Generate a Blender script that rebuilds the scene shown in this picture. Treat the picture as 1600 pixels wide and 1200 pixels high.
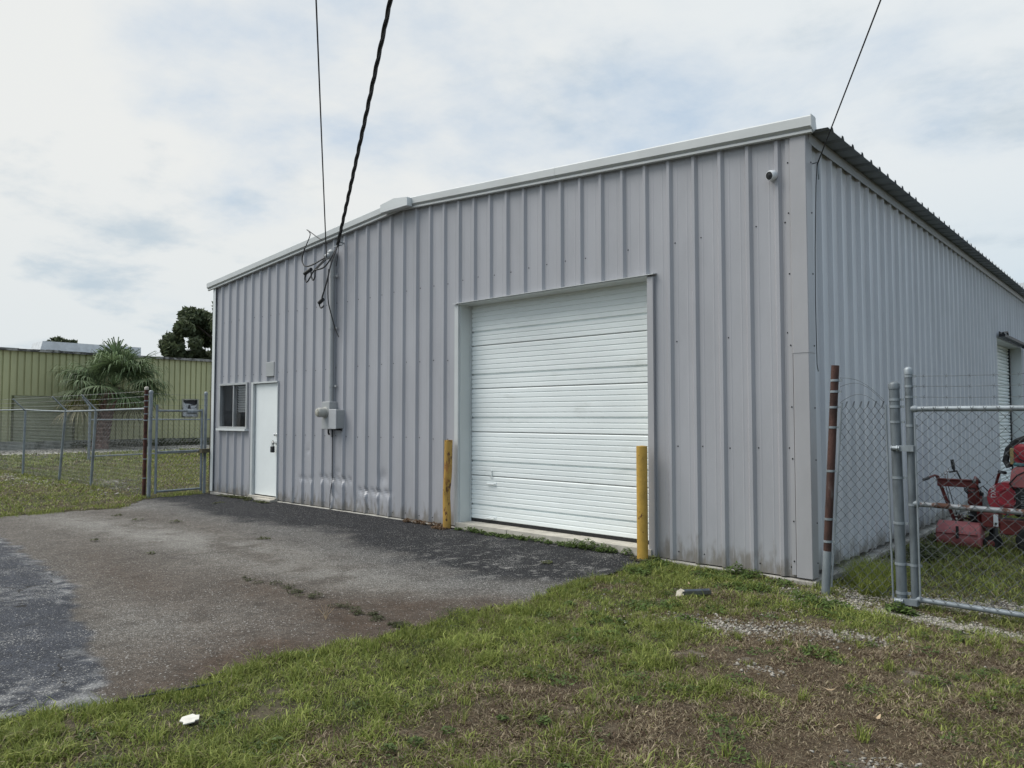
import bpy, math, random
import numpy as np
from mathutils import Vector, Matrix
random.seed(7); rng = np.random.default_rng(11)
R = math.radians
scene = bpy.context.scene
COL = scene.collection
for o in list(bpy.data.objects): bpy.data.objects.remove(o)

# ------------------------------------------------------------------ camera
FPX = 1148.0
AZ = R(47.78)                       # forward lies this far from -X towards +Y
PITCH = math.atan(52/FPX)
cam_d = bpy.data.cameras.new('camera'); cam = bpy.data.objects.new('camera', cam_d); COL.objects.link(cam)
cam_d.sensor_width = 36; cam_d.lens = 36*FPX/1600; cam_d.clip_start = .05; cam_d.clip_end = 5000
cam.location = (2.605, -7.123, 1.53)
_f = Vector((-math.cos(AZ)*math.cos(PITCH), math.sin(AZ)*math.cos(PITCH), math.sin(PITCH)))
cam.rotation_euler = _f.to_track_quat('-Z', 'Y').to_euler()
scene.camera = cam

# ------------------------------------------------------------------ sky, sun, exposure
SUN_EL, SUN_T = R(56), R(-42)         # sun stands left of the building, veiled by cloud
sdir = Vector((-math.cos(SUN_EL)*math.cos(SUN_T), math.cos(SUN_EL)*math.sin(SUN_T), math.sin(SUN_EL)))
w = bpy.data.worlds.new('World'); scene.world = w; w.use_nodes = True
nt = w.node_tree; nt.nodes.clear()
def wn(t, **k):
    n = nt.nodes.new(t)
    for a, b in k.items(): setattr(n, a, b)
    return n
def wmath(op, a, b=None, clamp=False):
    n = wn('ShaderNodeMath', operation=op, use_clamp=clamp)
    for i, v in enumerate((a, b)):
        if v is None: continue
        if isinstance(v, (int, float)): n.inputs[i].default_value = v
        else: nt.links.new(v, n.inputs[i])
    return n.outputs[0]
def wmap(v, a, b, c=0., d=1.):
    n = wn('ShaderNodeMapRange', interpolation_type='SMOOTHSTEP')
    nt.links.new(v, n.inputs[0])
    for i, q in enumerate((a, b, c, d)): n.inputs[i+1].default_value = q
    return n.outputs[0]
def wmix(f, a, b):
    n = wn('ShaderNodeMix', data_type='RGBA')
    if isinstance(f, (int, float)): n.inputs[0].default_value = f
    else: nt.links.new(f, n.inputs[0])
    for i, v in ((6, a), (7, b)):
        if isinstance(v, tuple): n.inputs[i].default_value = (*v, 1)
        else: nt.links.new(v, n.inputs[i])
    return n.outputs[2]
sky = wn('ShaderNodeTexSky', sky_type='NISHITA'); sky.sun_disc = False
sky.sun_elevation = SUN_EL; sky.sun_rotation = math.atan2(sdir.x, sdir.y) % (2*math.pi)
sky.air_density = 1.0; sky.dust_density = 2.0; sky.ozone_density = 1.0
tc = wn('ShaderNodeTexCoord'); sep = wn('ShaderNodeSeparateXYZ'); nt.links.new(tc.outputs['Generated'], sep.inputs[0])
dz = wmath('ADD', wmath('MAXIMUM', sep.outputs[2], 0.0), 0.22)
cmb = wn('ShaderNodeCombineXYZ')
nt.links.new(wmath('DIVIDE', sep.outputs[0], dz), cmb.inputs[0]); nt.links.new(wmath('DIVIDE', sep.outputs[1], dz), cmb.inputs[1])
def cloud_noise(scale, det, off, dist=.0, rough=.55):
    mp = wn('ShaderNodeMapping'); mp.inputs['Location'].default_value = off; nt.links.new(cmb.outputs[0], mp.inputs[0])
    n = wn('ShaderNodeTexNoise'); n.inputs['Scale'].default_value = scale; n.inputs['Detail'].default_value = det
    n.inputs['Roughness'].default_value = rough; n.inputs['Distortion'].default_value = dist
    nt.links.new(mp.outputs[0], n.inputs['Vector']); return n.outputs['Fac']
big = cloud_noise(.55, 4, (3.1, 1.7, 0), .1)
mid = cloud_noise(1.5, 8, (0.4, 5.2, 0), .15, .6)
fine = cloud_noise(1.7, 9, (2.3, 8.4, 0), .12, .60)
# the veil of cloud is thickest in one quarter of the sky and opens up away from it (towards +Y +X)
dotn = wn('ShaderNodeVectorMath', operation='DOT_PRODUCT'); nt.links.new(tc.outputs['Generated'], dotn.inputs[0]); dotn.inputs[1].default_value = Vector((-.93, .26, .26)).normalized()   # the bright bank of cloud in the west
sunny = dotn.outputs['Value']
cover = wmath('ADD', wmath('ADD', wmath('MULTIPLY', big, .95), wmath('MULTIPLY', mid, .6)), wmath('MULTIPLY', wmath('MAXIMUM', sunny, 0.), .17))
mask = wmap(cover, .59, .90)
elev = wmap(sep.outputs[2], .02, .34)
white = wmix(elev, (4.2, 5.05, 5.65), (5.6, 5.9, 6.05))
glow = wmap(sunny, .6, 1.0, 0., .55)
white = wmix(glow, white, (6.15, 6.1, 5.85))
dark = wmix(elev, (3.5, 4.3, 4.95), (3.7, 4.35, 4.9))
streak = wmap(fine, .52, .72)
cloud = wmix(wmath('MULTIPLY', streak, .85), white, dark)
skyc = wn('ShaderNodeVectorMath', operation='MULTIPLY'); nt.links.new(sky.outputs[0], skyc.inputs[0]); skyc.inputs[1].default_value = (.8, .8, .8)
pale = wmix(.65, skyc.outputs[0], (2.75, 4.25, 6.0))
final = wmix(mask, pale, cloud)
bg = wn('ShaderNodeBackground'); bg.inputs['Strength'].default_value = .1
nt.links.new(final, bg.inputs['Color']); wo = wn('ShaderNodeOutputWorld'); nt.links.new(bg.outputs[0], wo.inputs['Surface'])
sun_d = bpy.data.lights.new('sun', 'SUN'); sun_d.energy = 2.3; sun_d.angle = R(50); sun_d.color = (1, .965, .91)
sun = bpy.data.objects.new('sun', sun_d); COL.objects.link(sun)
sun.rotation_euler = sdir.to_track_quat('Z', 'Y').to_euler(); sun.location = (-20, 3, 20)
vs = scene.view_settings; vs.view_transform = 'Standard'; vs.look = 'None'; vs.gamma = 1; vs.exposure = 0.5
vs.use_curve_mapping = False
scene.render.engine = 'CYCLES'

# ------------------------------------------------------------------ helpers: materials
def mat(name, base, rough=.5, metal=0., var=.12, vscale=3., stretch=(1, 1, 1), bump=0., bscale=60., patch=None, pscale=5., pth=(.55, .65), patch2=None, p2scale=18., p2th=(.6, .66), spec=.5, detail=6, bdist=.01, foot=None):
    m = bpy.data.materials.new(name); m.use_nodes = True; t = m.node_tree; L = t.links
    b = t.nodes['Principled BSDF']; b.inputs['Roughness'].default_value = rough; b.inputs['Metallic'].default_value = metal
    b.inputs['Specular IOR Level'].default_value = spec
    g = t.nodes.new('ShaderNodeNewGeometry'); mp = t.nodes.new('ShaderNodeMapping'); mp.inputs['Scale'].default_value = stretch
    L.new(g.outputs['Position'], mp.inputs[0])
    def noise(s, d=detail, rg=.6):
        n = t.nodes.new('ShaderNodeTexNoise'); n.inputs['Scale'].default_value = s; n.inputs['Detail'].default_value = d; n.inputs['Roughness'].default_value = rg
        L.new(mp.outputs[0], n.inputs['Vector']); return n.outputs['Fac']
    def ramp(v, a, b_, c, d):
        n = t.nodes.new('ShaderNodeMapRange'); n.interpolation_type = 'SMOOTHSTEP'; L.new(v, n.inputs[0])
        for i, q in enumerate((a, b_, c, d)): n.inputs[i+1].default_value = q
        return n.outputs[0]
    def mix(f, a, c):
        n = t.nodes.new('ShaderNodeMix'); n.data_type = 'RGBA'; L.new(f, n.inputs[0])
        for i, v in ((6, a), (7, c)):
            if isinstance(v, tuple): n.inputs[i].default_value = (*v, 1)
            else: L.new(v, n.inputs[i])
        return n.outputs[2]
    lo = tuple(max(0, c*(1-var)) for c in base); hi = tuple(min(1, c*(1+var)) for c in base)
    col = mix(ramp(noise(vscale), .3, .7, 0, 1), lo, hi)
    rsock = None
    if patch:
        f = ramp(noise(pscale, 8, .65), pth[0], pth[1], 0, 1); col = mix(f, col, patch)
        rsock = ramp(f, 0, 1, rough, min(1, max(rough, .8)))
    if patch2:
        col = mix(ramp(noise(p2scale, 8, .65), p2th[0], p2th[1], 0, 1), col, patch2)
    if foot:
        sx = t.nodes.new('ShaderNodeSeparateXYZ'); L.new(g.outputs['Position'], sx.inputs[0])
        ad = t.nodes.new('ShaderNodeMath'); ad.operation = 'MULTIPLY_ADD'; L.new(noise(9., 6), ad.inputs[0]); ad.inputs[1].default_value = -.75; L.new(sx.outputs[2], ad.inputs[2])
        f = ramp(ad.outputs[0], -.40, -.12, foot[1], 0.); col = mix(f, col, foot[0])
    L.new(col, b.inputs['Base Color'])
    if rsock: L.new(rsock, b.inputs['Roughness'])
    if bump:
        bp = t.nodes.new('ShaderNodeBump'); bp.inputs['Strength'].default_value = bump; bp.inputs['Distance'].default_value = bdist
        L.new(noise(bscale, 4), bp.inputs['Height']); L.new(bp.outputs[0], b.inputs['Normal'])
    return m
M = {}
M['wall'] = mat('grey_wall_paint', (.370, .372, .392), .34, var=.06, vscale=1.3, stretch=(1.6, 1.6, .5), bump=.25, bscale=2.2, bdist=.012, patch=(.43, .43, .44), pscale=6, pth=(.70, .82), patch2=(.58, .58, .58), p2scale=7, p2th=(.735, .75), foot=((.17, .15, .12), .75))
M['wall_brightened'] = mat('grey_wall_paint_brightened', (.55, .556, .575), .34, var=.07, vscale=1.3, stretch=(1.6, 1.6, .5), bump=.2, bscale=2.0, bdist=.01, foot=((.17, .15, .12), .8))  # same grey paint as the front, base colour raised in place of missing light
M['trim'] = mat('pale_grey_trim_paint', (.53, .55, .545), .4, var=.05, vscale=2, bump=.08, bscale=3)
M['trim_light'] = mat('light_trim_paint', (.64, .665, .66), .4, var=.04, vscale=2)
M['corner'] = mat('grey_corner_trim_paint', (.37, .367, .378), .36, var=.06, vscale=2, stretch=(1, 1, .4), bump=.15, bscale=4)
M['roof'] = mat('weathered_roof_metal', (.34, .36, .38), .5, .3, var=.18, vscale=4)
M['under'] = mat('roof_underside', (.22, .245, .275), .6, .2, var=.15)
M['door_white'] = mat('white_door_paint', (.81, .85, .835), .40, var=.045, vscale=1.6, stretch=(.5, 1, 1.6), patch=(.60, .63, .60), pscale=2.6, pth=(.58, .82), patch2=(.42, .43, .41), p2scale=16, p2th=(.70, .76), bump=.15, bscale=2.5, bdist=.02)
M['white'] = mat('white_paint', (.79, .825, .815), .4, var=.03, vscale=1.5, patch=(.67, .70, .68), pscale=3, pth=(.62, .8))
M['jamb'] = mat('off_white_jamb_paint', (.60, .625, .61), .45, var=.05, vscale=2, stretch=(1, 1, .5), patch=(.47, .49, .47), pscale=5, pth=(.68, .8))
M['concrete'] = mat('old_concrete', (.36, .345, .31), .9, var=.22, vscale=6, bump=.6, bscale=30, patch=(.20, .18, .15), pscale=4, pth=(.5, .7))
M['sill'] = mat('pale_concrete', (.47, .44, .38), .9, var=.15, vscale=7, bump=.4, bscale=40, patch=(.28, .25, .2), pscale=5, pth=(.58, .75))
M['yellow'] = mat('yellow_bollard_paint', (.46, .28, .05), .55, var=.16, vscale=8, patch=(.10, .04, .018), pscale=9, pth=(.64, .66), patch2=(.07, .03, .018), p2scale=30, p2th=(.635, .65), bump=.2, bscale=40)
M['yellow_rusty'] = mat('rusted_yellow_bollard_paint', (.42, .25, .05), .55, var=.18, vscale=8, stretch=(1, 1, .45), patch=(.085, .032, .016), pscale=14, pth=(.54, .58), patch2=(.33, .15, .035), p2scale=7, p2th=(.55, .68), bump=.4, bscale=40)
M['rust'] = mat('rusted_steel', (.055, .026, .020), .85, var=.5, vscale=7, stretch=(1, 1, .5), patch=(.13, .115, .105), pscale=5, pth=(.56, .7), bump=.5, bscale=60)
M['rust_red'] = mat('red_brown_rust', (.075, .026, .018), .85, var=.5, vscale=9, patch=(.05, .03, .025), pscale=7, pth=(.55, .7), bump=.5, bscale=60)
M['galv'] = mat('galvanised_steel', (.25, .28, .30), .5, .35, var=.2, vscale=14, stretch=(1, 1, .35), patch=(.17, .19, .20), pscale=6, pth=(.55, .72))
M['galv_post'] = mat('dark_weathered_galvanised_pipe', (.135, .155, .168), .5, .3, var=.25, vscale=14, stretch=(1, 1, .35), patch=(.09, .10, .105), pscale=6, pth=(.55, .72))
M['galv_rust'] = mat('galvanised_rail_with_rust', (.23, .25, .265), .5, .35, var=.2, vscale=10, patch=(.10, .05, .035), pscale=5, pth=(.50, .56))
M['wire'] = mat('weathered_chain_wire', (.10, .11, .115), .6, .35, var=.3, vscale=12)
M['wire_pale'] = mat('dull_galvanised_wire', (.22, .225, .22), .6, .35, var=.3, vscale=12)
M['post_dark'] = mat('dark_weathered_post', (.10, .085, .05), .8, var=.3, vscale=6)
M['cable'] = mat('black_cable', (.018, .019, .021), .55, var=.2)
M['util'] = mat('painted_utility_box', (.35, .362, .362), .45, var=.07, vscale=5)
M['util_light'] = mat('grey_breaker_box_paint', (.42, .43, .44), .45, var=.06, vscale=5)
M['meter'] = mat('meter_ring', (.40, .40, .37), .4, .2, var=.1, vscale=9)
M['meter_face'] = mat('meter_face', (.36, .35, .30), .2, var=.4, vscale=30)
M['black'] = mat('black_plastic', (.012, .013, .015), .45, var=.2)
M['rubber'] = mat('black_rubber', (.015, .015, .015), .85, var=.3, vscale=20)
M['chrome'] = mat('worn_chrome', (.6, .6, .6), .25, .9, var=.1)
M['alu'] = mat('aluminium_frame', (.50, .51, .51), .4, .5, var=.1)
M['cam_white'] = mat('white_camera_plastic', (.72, .74, .76), .35, var=.03)
M['blind'] = mat('pale_blind', (.72, .74, .75), .6, var=.08)
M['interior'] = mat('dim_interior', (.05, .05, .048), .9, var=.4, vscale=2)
M['red'] = mat('faded_red_machine_paint', (.33, .028, .042), .5, var=.25, vscale=6, patch=(.38, .12, .11), pscale=5, pth=(.55, .75), patch2=(.07, .03, .02), p2scale=24, p2th=(.66, .72))
M['red_pink'] = mat('sun_bleached_red_paint', (.42, .135, .135), .6, var=.18, vscale=5, patch=(.26, .05, .045), pscale=4, pth=(.55, .75), patch2=(.09, .04, .03), p2scale=24, p2th=(.68, .73))
M['red_dark'] = mat('dark_red_frame_paint', (.14, .024, .02), .5, var=.3, vscale=8, patch=(.08, .03, .02), pscale=12, pth=(.58, .68))
M['engine'] = mat('greasy_engine_black', (.02, .02, .02), .6, .2, var=.5, vscale=20)
M['teal'] = mat('teal_fuel_tank', (.06, .20, .22), .5, var=.2)
M['tan'] = mat('tan_filter', (.32, .25, .11), .7, var=.4, vscale=25)
M['letter'] = mat('white_lettering', (.75, .72, .72), .6, var=.05)
M['green'] = mat('olive_green_wall_paint', (.43, .425, .235), .6, var=.08, vscale=.8, stretch=(1, 1, .4), patch=(.33, .335, .19), pscale=1.2, pth=(.6, .8))
M['green_dark'] = mat('olive_joint', (.10, .105, .045), .7, var=.1)
M['green_door'] = mat('faded_olive_shutter', (.40, .405, .28), .6, var=.1, vscale=2)
M['roof_dirty'] = mat('dirty_roof_edge', (.26, .25, .23), .8, var=.4, vscale=3, patch=(.06, .055, .05), pscale=4, pth=(.45, .58))
M['roof_white'] = mat('white_roof_vent_metal', (.62, .64, .65), .5, .2, var=.12, vscale=3)
M['curb'] = mat('mottled_concrete_kerb', (.33, .325, .28), .9, var=.3, vscale=2, patch=(.14, .14, .11), pscale=1.5, pth=(.5, .62))
M['sign_grey'] = mat('torn_grey_notice', (.42, .43, .45), .7, var=.3, vscale=12)
M['sign_dark'] = mat('dark_notice_marks', (.03, .03, .035), .7, var=.3)
M['palm_trunk'] = mat('palm_trunk_bark', (.20, .125, .105), .9, var=.45, vscale=6, bump=.5, bscale=20)
M['bark'] = mat('tree_bark', (.08, .065, .05), .9, var=.4, vscale=5)
M['paper'] = mat('torn_white_tile_scrap', (.60, .58, .52), .7, var=.15, vscale=20, patch=(.36, .33, .27), pscale=22, pth=(.56, .7))
M['zinc'] = mat('bent_zinc_offcut', (.22, .23, .25), .35, .7, var=.2, vscale=10)
M['cream'] = mat('broken_pale_block', (.60, .53, .42), .8, var=.15, vscale=20)
M['leaf_dry'] = mat('dry_leaf', (.42, .31, .19), .8, var=.2, vscale=20)
M['white_build'] = mat('white_ribbed_siding', (.66, .68, .69), .5, var=.08, vscale=2)

def glass_mat():
    m = bpy.data.materials.new('window_glass'); m.use_nodes = True
    b = m.node_tree.nodes['Principled BSDF']; b.inputs['Base Color'].default_value = (.03, .032, .033, 1); b.inputs['Roughness'].default_value = .06
    b.inputs['Alpha'].default_value = .14
    return m
M['glass'] = glass_mat()
def attr_mat(name, rough=.75, translucent=0., noise=0., nscale=40.):
    m = bpy.data.materials.new(name); m.use_nodes = True; t = m.node_tree; L = t.links
    b = t.nodes['Principled BSDF']; b.inputs['Roughness'].default_value = rough; b.inputs['Specular IOR Level'].default_value = .25
    a = t.nodes.new('ShaderNodeAttribute'); a.attribute_name = 'Col'
    L.new(a.outputs['Color'], b.inputs['Base Color'])
    if translucent:
        tr = t.nodes.new('ShaderNodeBsdfTranslucent'); mx = t.nodes.new('ShaderNodeMixShader'); mx.inputs[0].default_value = translucent
        L.new(a.outputs['Color'], tr.inputs[0]); L.new(b.outputs[0], mx.inputs[1]); L.new(tr.outputs[0], mx.inputs[2])
        L.new(mx.outputs[0], t.nodes['Material Output'].inputs[0])
    return m
M['leaf'] = attr_mat('foliage', .6, .25)
M['blade'] = attr_mat('grass_blade', .6, .3)
M['stone'] = attr_mat('shell_gravel', .9)
def ground_mat(name, scales, specks):
    m = bpy.data.materials.new(name); m.use_nodes = True; t = m.node_tree; L = t.links
    b = t.nodes['Principled BSDF']; b.inputs['Roughness'].default_value = .92; b.inputs['Specular IOR Level'].default_value = .25
    g = t.nodes.new('ShaderNodeNewGeometry')
    a = t.nodes.new('ShaderNodeAttribute'); a.attribute_name = 'Col'
    col = a.outputs['Color']; hs = []
    for s, lo, hi in scales:
        n = t.nodes.new('ShaderNodeTexNoise'); n.inputs['Scale'].default_value = s; n.inputs['Detail'].default_value = 5; n.inputs['Roughness'].default_value = .65
        L.new(g.outputs['Position'], n.inputs['Vector'])
        r = t.nodes.new('ShaderNodeMapRange'); L.new(n.outputs['Fac'], r.inputs[0])
        for i, q in enumerate((.3, .7, lo, hi)): r.inputs[i+1].default_value = q
        mu = t.nodes.new('ShaderNodeVectorMath'); mu.operation = 'SCALE'; L.new(col, mu.inputs[0]); L.new(r.outputs[0], mu.inputs['Scale']); col = mu.outputs[0]
        hs.append(n.outputs['Fac'])
    bh = hs[-1]
    if specks:
        sp = t.nodes.new('ShaderNodeAttribute'); sp.attribute_name = 'spk'
        for vs_, tint in ((95., (.42, .41, .385)), (190., (.36, .35, .33))):
            v = t.nodes.new('ShaderNodeTexVoronoi'); v.inputs['Scale'].default_value = vs_; L.new(g.outputs['Position'], v.inputs['Vector'])
            s2 = t.nodes.new('ShaderNodeSeparateColor'); L.new(v.outputs['Color'], s2.inputs[0])
            lt = t.nodes.new('ShaderNodeMath'); lt.operation = 'LESS_THAN'; L.new(s2.outputs[0], lt.inputs[0]); L.new(sp.outputs['Fac'], lt.inputs[1])
            dl = t.nodes.new('ShaderNodeMath'); dl.operation = 'LESS_THAN'; L.new(v.outputs['Distance'], dl.inputs[0]); dl.inputs[1].default_value = .55
            mm = t.nodes.new('ShaderNodeMath'); mm.operation = 'MULTIPLY'; L.new(lt.outputs[0], mm.inputs[0]); L.new(dl.outputs[0], mm.inputs[1])
            m3 = t.nodes.new('ShaderNodeMath'); m3.operation = 'MULTIPLY'; L.new(mm.outputs[0], m3.inputs[0]); L.new(s2.outputs[1], m3.inputs[1])
            mx = t.nodes.new('ShaderNodeMix'); mx.data_type = 'RGBA'; L.new(m3.outputs[0], mx.inputs[0]); L.new(col, mx.inputs[6]); mx.inputs[7].default_value = (*tint, 1); col = mx.outputs[2]
        v = t.nodes.new('ShaderNodeTexVoronoi'); v.inputs['Scale'].default_value = 85.; L.new(g.outputs['Position'], v.inputs['Vector'])
        ad = t.nodes.new('ShaderNodeMath'); ad.operation = 'SUBTRACT'; L.new(bh, ad.inputs[0]); L.new(v.outputs['Distance'], ad.inputs[1]); bh = ad.outputs[0]
    if specks:
        ck = t.nodes.new('ShaderNodeAttribute'); ck.attribute_name = 'crk'
        dn = t.nodes.new('ShaderNodeTexNoise'); dn.inputs['Scale'].default_value = 6.; dn.inputs['Detail'].default_value = 6; L.new(g.outputs['Position'], dn.inputs['Vector'])
        dv = t.nodes.new('ShaderNodeVectorMath'); dv.operation = 'SCALE'; L.new(dn.outputs['Color'], dv.inputs[0]); dv.inputs['Scale'].default_value = .28
        av = t.nodes.new('ShaderNodeVectorMath'); av.operation = 'ADD'; L.new(g.outputs['Position'], av.inputs[0]); L.new(dv.outputs[0], av.inputs[1])
        ve = t.nodes.new('ShaderNodeTexVoronoi'); ve.feature = 'DISTANCE_TO_EDGE'; ve.inputs['Scale'].default_value = 1.15; L.new(av.outputs[0], ve.inputs['Vector'])
        mr = t.nodes.new('ShaderNodeMapRange'); L.new(ve.outputs['Distance'], mr.inputs[0])
        for i, q in enumerate((.004, .014, 1., 0.)): mr.inputs[i+1].default_value = q
        mk = t.nodes.new('ShaderNodeMapRange'); L.new(hs[0], mk.inputs[0])
        for i, q in enumerate((.46, .56, 0., 1.)): mk.inputs[i+1].default_value = q
        m1 = t.nodes.new('ShaderNodeMath'); m1.operation = 'MULTIPLY'; L.new(mr.outputs[0], m1.inputs[0]); L.new(mk.outputs[0], m1.inputs[1])
        m2 = t.nodes.new('ShaderNodeMath'); m2.operation = 'MULTIPLY'; L.new(m1.outputs[0], m2.inputs[0]); L.new(ck.outputs['Fac'], m2.inputs[1])
        mx = t.nodes.new('ShaderNodeMix'); mx.data_type = 'RGBA'; L.new(m2.outputs[0], mx.inputs[0]); L.new(col, mx.inputs[6]); mx.inputs[7].default_value = (.02, .018, .016, 1); col = mx.outputs[2]
    L.new(col, b.inputs['Base Color'])
    bp = t.nodes.new('ShaderNodeBump'); bp.inputs['Strength'].default_value = .7; bp.inputs['Distance'].default_value = .012
    L.new(bh, bp.inputs['Height']); L.new(bp.outputs[0], b.inputs['Normal'])
    return m
M['asphalt'] = ground_mat('worn_asphalt', ((5., .8, 1.2), (24., .68, 1.32), (70., .55, 1.45), (160., .55, 1.45)), True)
M['soil'] = ground_mat('soil_and_thatch', ((4., .8, 1.2), (22., .65, 1.35), (110., .6, 1.4)), False)

# ------------------------------------------------------------------ helpers: meshes and objects
def origin(o):
    v = Vector((0, 0, 0))
    while o is not None: v += o.location; o = o.parent
    return v
class MB:
    def __init__(s): s.v = []; s.f = []
    def add(s, vs, fs):
        n = len(s.v); s.v += [tuple(p) for p in vs]; s.f += [tuple(i+n for i in f) for f in fs]; return s
    def box(s, x0, x1, y0, y1, z0, z1):
        return s.add([(x0,y0,z0),(x1,y0,z0),(x1,y1,z0),(x0,y1,z0),(x0,y0,z1),(x1,y0,z1),(x1,y1,z1),(x0,y1,z1)],
                     [(0,3,2,1),(4,5,6,7),(0,1,5,4),(1,2,6,5),(2,3,7,6),(3,0,4,7)])
    def cbox(s, x0, x1, y0, y1, z0, z1, c=.01):          # box with chamfered edges in x-y and z
        vs = []
        for (zz, i) in ((z0, c), (z0+c, 0), (z1-c, 0), (z1, c)):
            a0, a1, b0, b1 = x0+i, x1-i, y0+i, y1-i
            vs += [(a0+c,b0,zz),(a1-c,b0,zz),(a1,b0+c,zz),(a1,b1-c,zz),(a1-c,b1,zz),(a0+c,b1,zz),(a0,b1-c,zz),(a0,b0+c,zz)]
        fs = [tuple(range(7,-1,-1)), tuple(range(24,32))]
        for k in range(3):
            for j in range(8): fs.append((k*8+j, k*8+(j+1)%8, (k+1)*8+(j+1)%8, (k+1)*8+j))
        return s.add(vs, fs)
    def tube(s, pts, r, n=8, caps=True):
        pts = [Vector(p) for p in pts]; k = len(pts); rs = r if isinstance(r, (list, tuple)) else [r]*k
        vs = []; prev = None
        for i, p in enumerate(pts):
            d = (pts[min(i+1, k-1)]-pts[max(i-1, 0)])
            if d.length < 1e-9: d = Vector((0, 0, 1))
            d.normalize()
            if prev is None:
                a = Vector((0, 0, 1)) if abs(d.z) < .9 else Vector((1, 0, 0)); u = d.cross(a).normalized()
            else:
                u = prev - d*prev.dot(d)
                if u.length < 1e-6: u = d.orthogonal()
                u.normalize()
            prev = u; v = d.cross(u)
            for j in range(n):
                t = 2*math.pi*j/n; vs.append(p+(u*math.cos(t)+v*math.sin(t))*rs[i])
        fs = [(i*n+j, i*n+(j+1)%n, (i+1)*n+(j+1)%n, (i+1)*n+j) for i in range(k-1) for j in range(n)]
        if caps: fs += [tuple(range(n-1, -1, -1)), tuple(range((k-1)*n, k*n))]
        return s.add(vs, fs)
    def lathe(s, c, ax, prof, n=16):                     # prof: (distance along axis, radius)
        ax = Vector(ax).normalized(); c = Vector(c)
        return s.tube([c+ax*t for t, _ in prof], [max(q, .0005) for _, q in prof], n) if False else s._lathe(c, ax, prof, n)
    def _lathe(s, c, ax, prof, n):
        u = ax.orthogonal().normalized(); v = ax.cross(u); vs = []
        for t, q in prof:
            for j in range(n):
                a = 2*math.pi*j/n; vs.append(c+ax*t+(u*math.cos(a)+v*math.sin(a))*max(q, .0005))
        k = len(prof)
        fs = [(i*n+j, i*n+(j+1)%n, (i+1)*n+(j+1)%n, (i+1)*n+j) for i in range(k-1) for j in range(n)]
        fs += [tuple(range(n-1, -1, -1)), tuple(range((k-1)*n, k*n))]
        return s.add(vs, fs)
    def extrude(s, prof, axis, a, b):                    # closed 2-D profile extruded along an axis
        def P(q, t):
            return {'x': (t, q[0], q[1]), 'y': (q[0], t, q[1]), 'z': (q[0], q[1], t)}[axis]
        n = len(prof); vs = [P(q, a) for q in prof]+[P(q, b) for q in prof]
        fs = [(i, (i+1) % n, n+(i+1) % n, n+i) for i in range(n)]+[tuple(range(n-1, -1, -1)), tuple(range(n, 2*n))]
        return s.add(vs, fs)
    def build(s, name, m, parent=None, smooth=False, recalc=True):
        me = bpy.data.meshes.new(name); og = origin(parent)
        me.from_pydata([(x-og.x, y-og.y, z-og.z) for x, y, z in s.v], [], s.f); me.update()
        if recalc:
            import bmesh
            bm = bmesh.new(); bm.from_mesh(me); bmesh.ops.recalc_face_normals(bm, faces=bm.faces); bm.to_mesh(me); bm.free()
        if smooth:
            me.polygons.foreach_set('use_smooth', [True]*len(me.polygons))
            me.set_sharp_from_angle(angle=R(38))
        if m is not None: me.materials.append(M[m] if isinstance(m, str) else m)
        o = bpy.data.objects.new(name, me); COL.objects.link(o)
        if parent is not None: o.parent = parent
        return o
def tag(o, label=None, cat=None, group=None, kind=None):
    if label: o['label'] = label
    if cat: o['category'] = cat
    if group: o['group'] = group
    if kind: o['kind'] = kind
    return o
def thing(name, loc, label, cat, group=None):
    o = bpy.data.objects.new(name, None); COL.objects.link(o); o.location = loc; o.empty_display_size = .2
    return tag(o, label, cat, group)
def np_mesh(name, V, F, m, cols=None, attrs=None, parent=None, smooth=False):
    """V (n,3), F (m,3 or 4) arrays -> object; cols (n,3) becomes the colour attribute Col"""
    me = bpy.data.meshes.new(name); k = F.shape[1]
    og = np.array(origin(parent)); V = V-og
    me.vertices.add(len(V)); me.vertices.foreach_set('co', V.astype(np.float32).ravel())
    me.loops.add(F.size); me.loops.foreach_set('vertex_index', F.astype(np.int32).ravel())
    me.polygons.add(len(F)); me.polygons.foreach_set('loop_start', np.arange(0, F.size, k, dtype=np.int32))
    if smooth: me.polygons.foreach_set('use_smooth', np.ones(len(F), dtype=bool))
    me.update(calc_edges=True)
    if cols is not None:
        a = me.color_attributes.new('Col', 'FLOAT_COLOR', 'POINT')
        a.data.foreach_set('color', np.concatenate([cols, np.ones((len(V), 1))], 1).astype(np.float32).ravel())
    for nm, arr in (attrs or {}).items():
        a = me.attributes.new(nm, 'FLOAT', 'POINT'); a.data.foreach_set('value', arr.astype(np.float32))
    me.materials.append(M[m]); o = bpy.data.objects.new(name, me); COL.objects.link(o)
    if parent is not None: o.parent = parent
    return o
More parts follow.
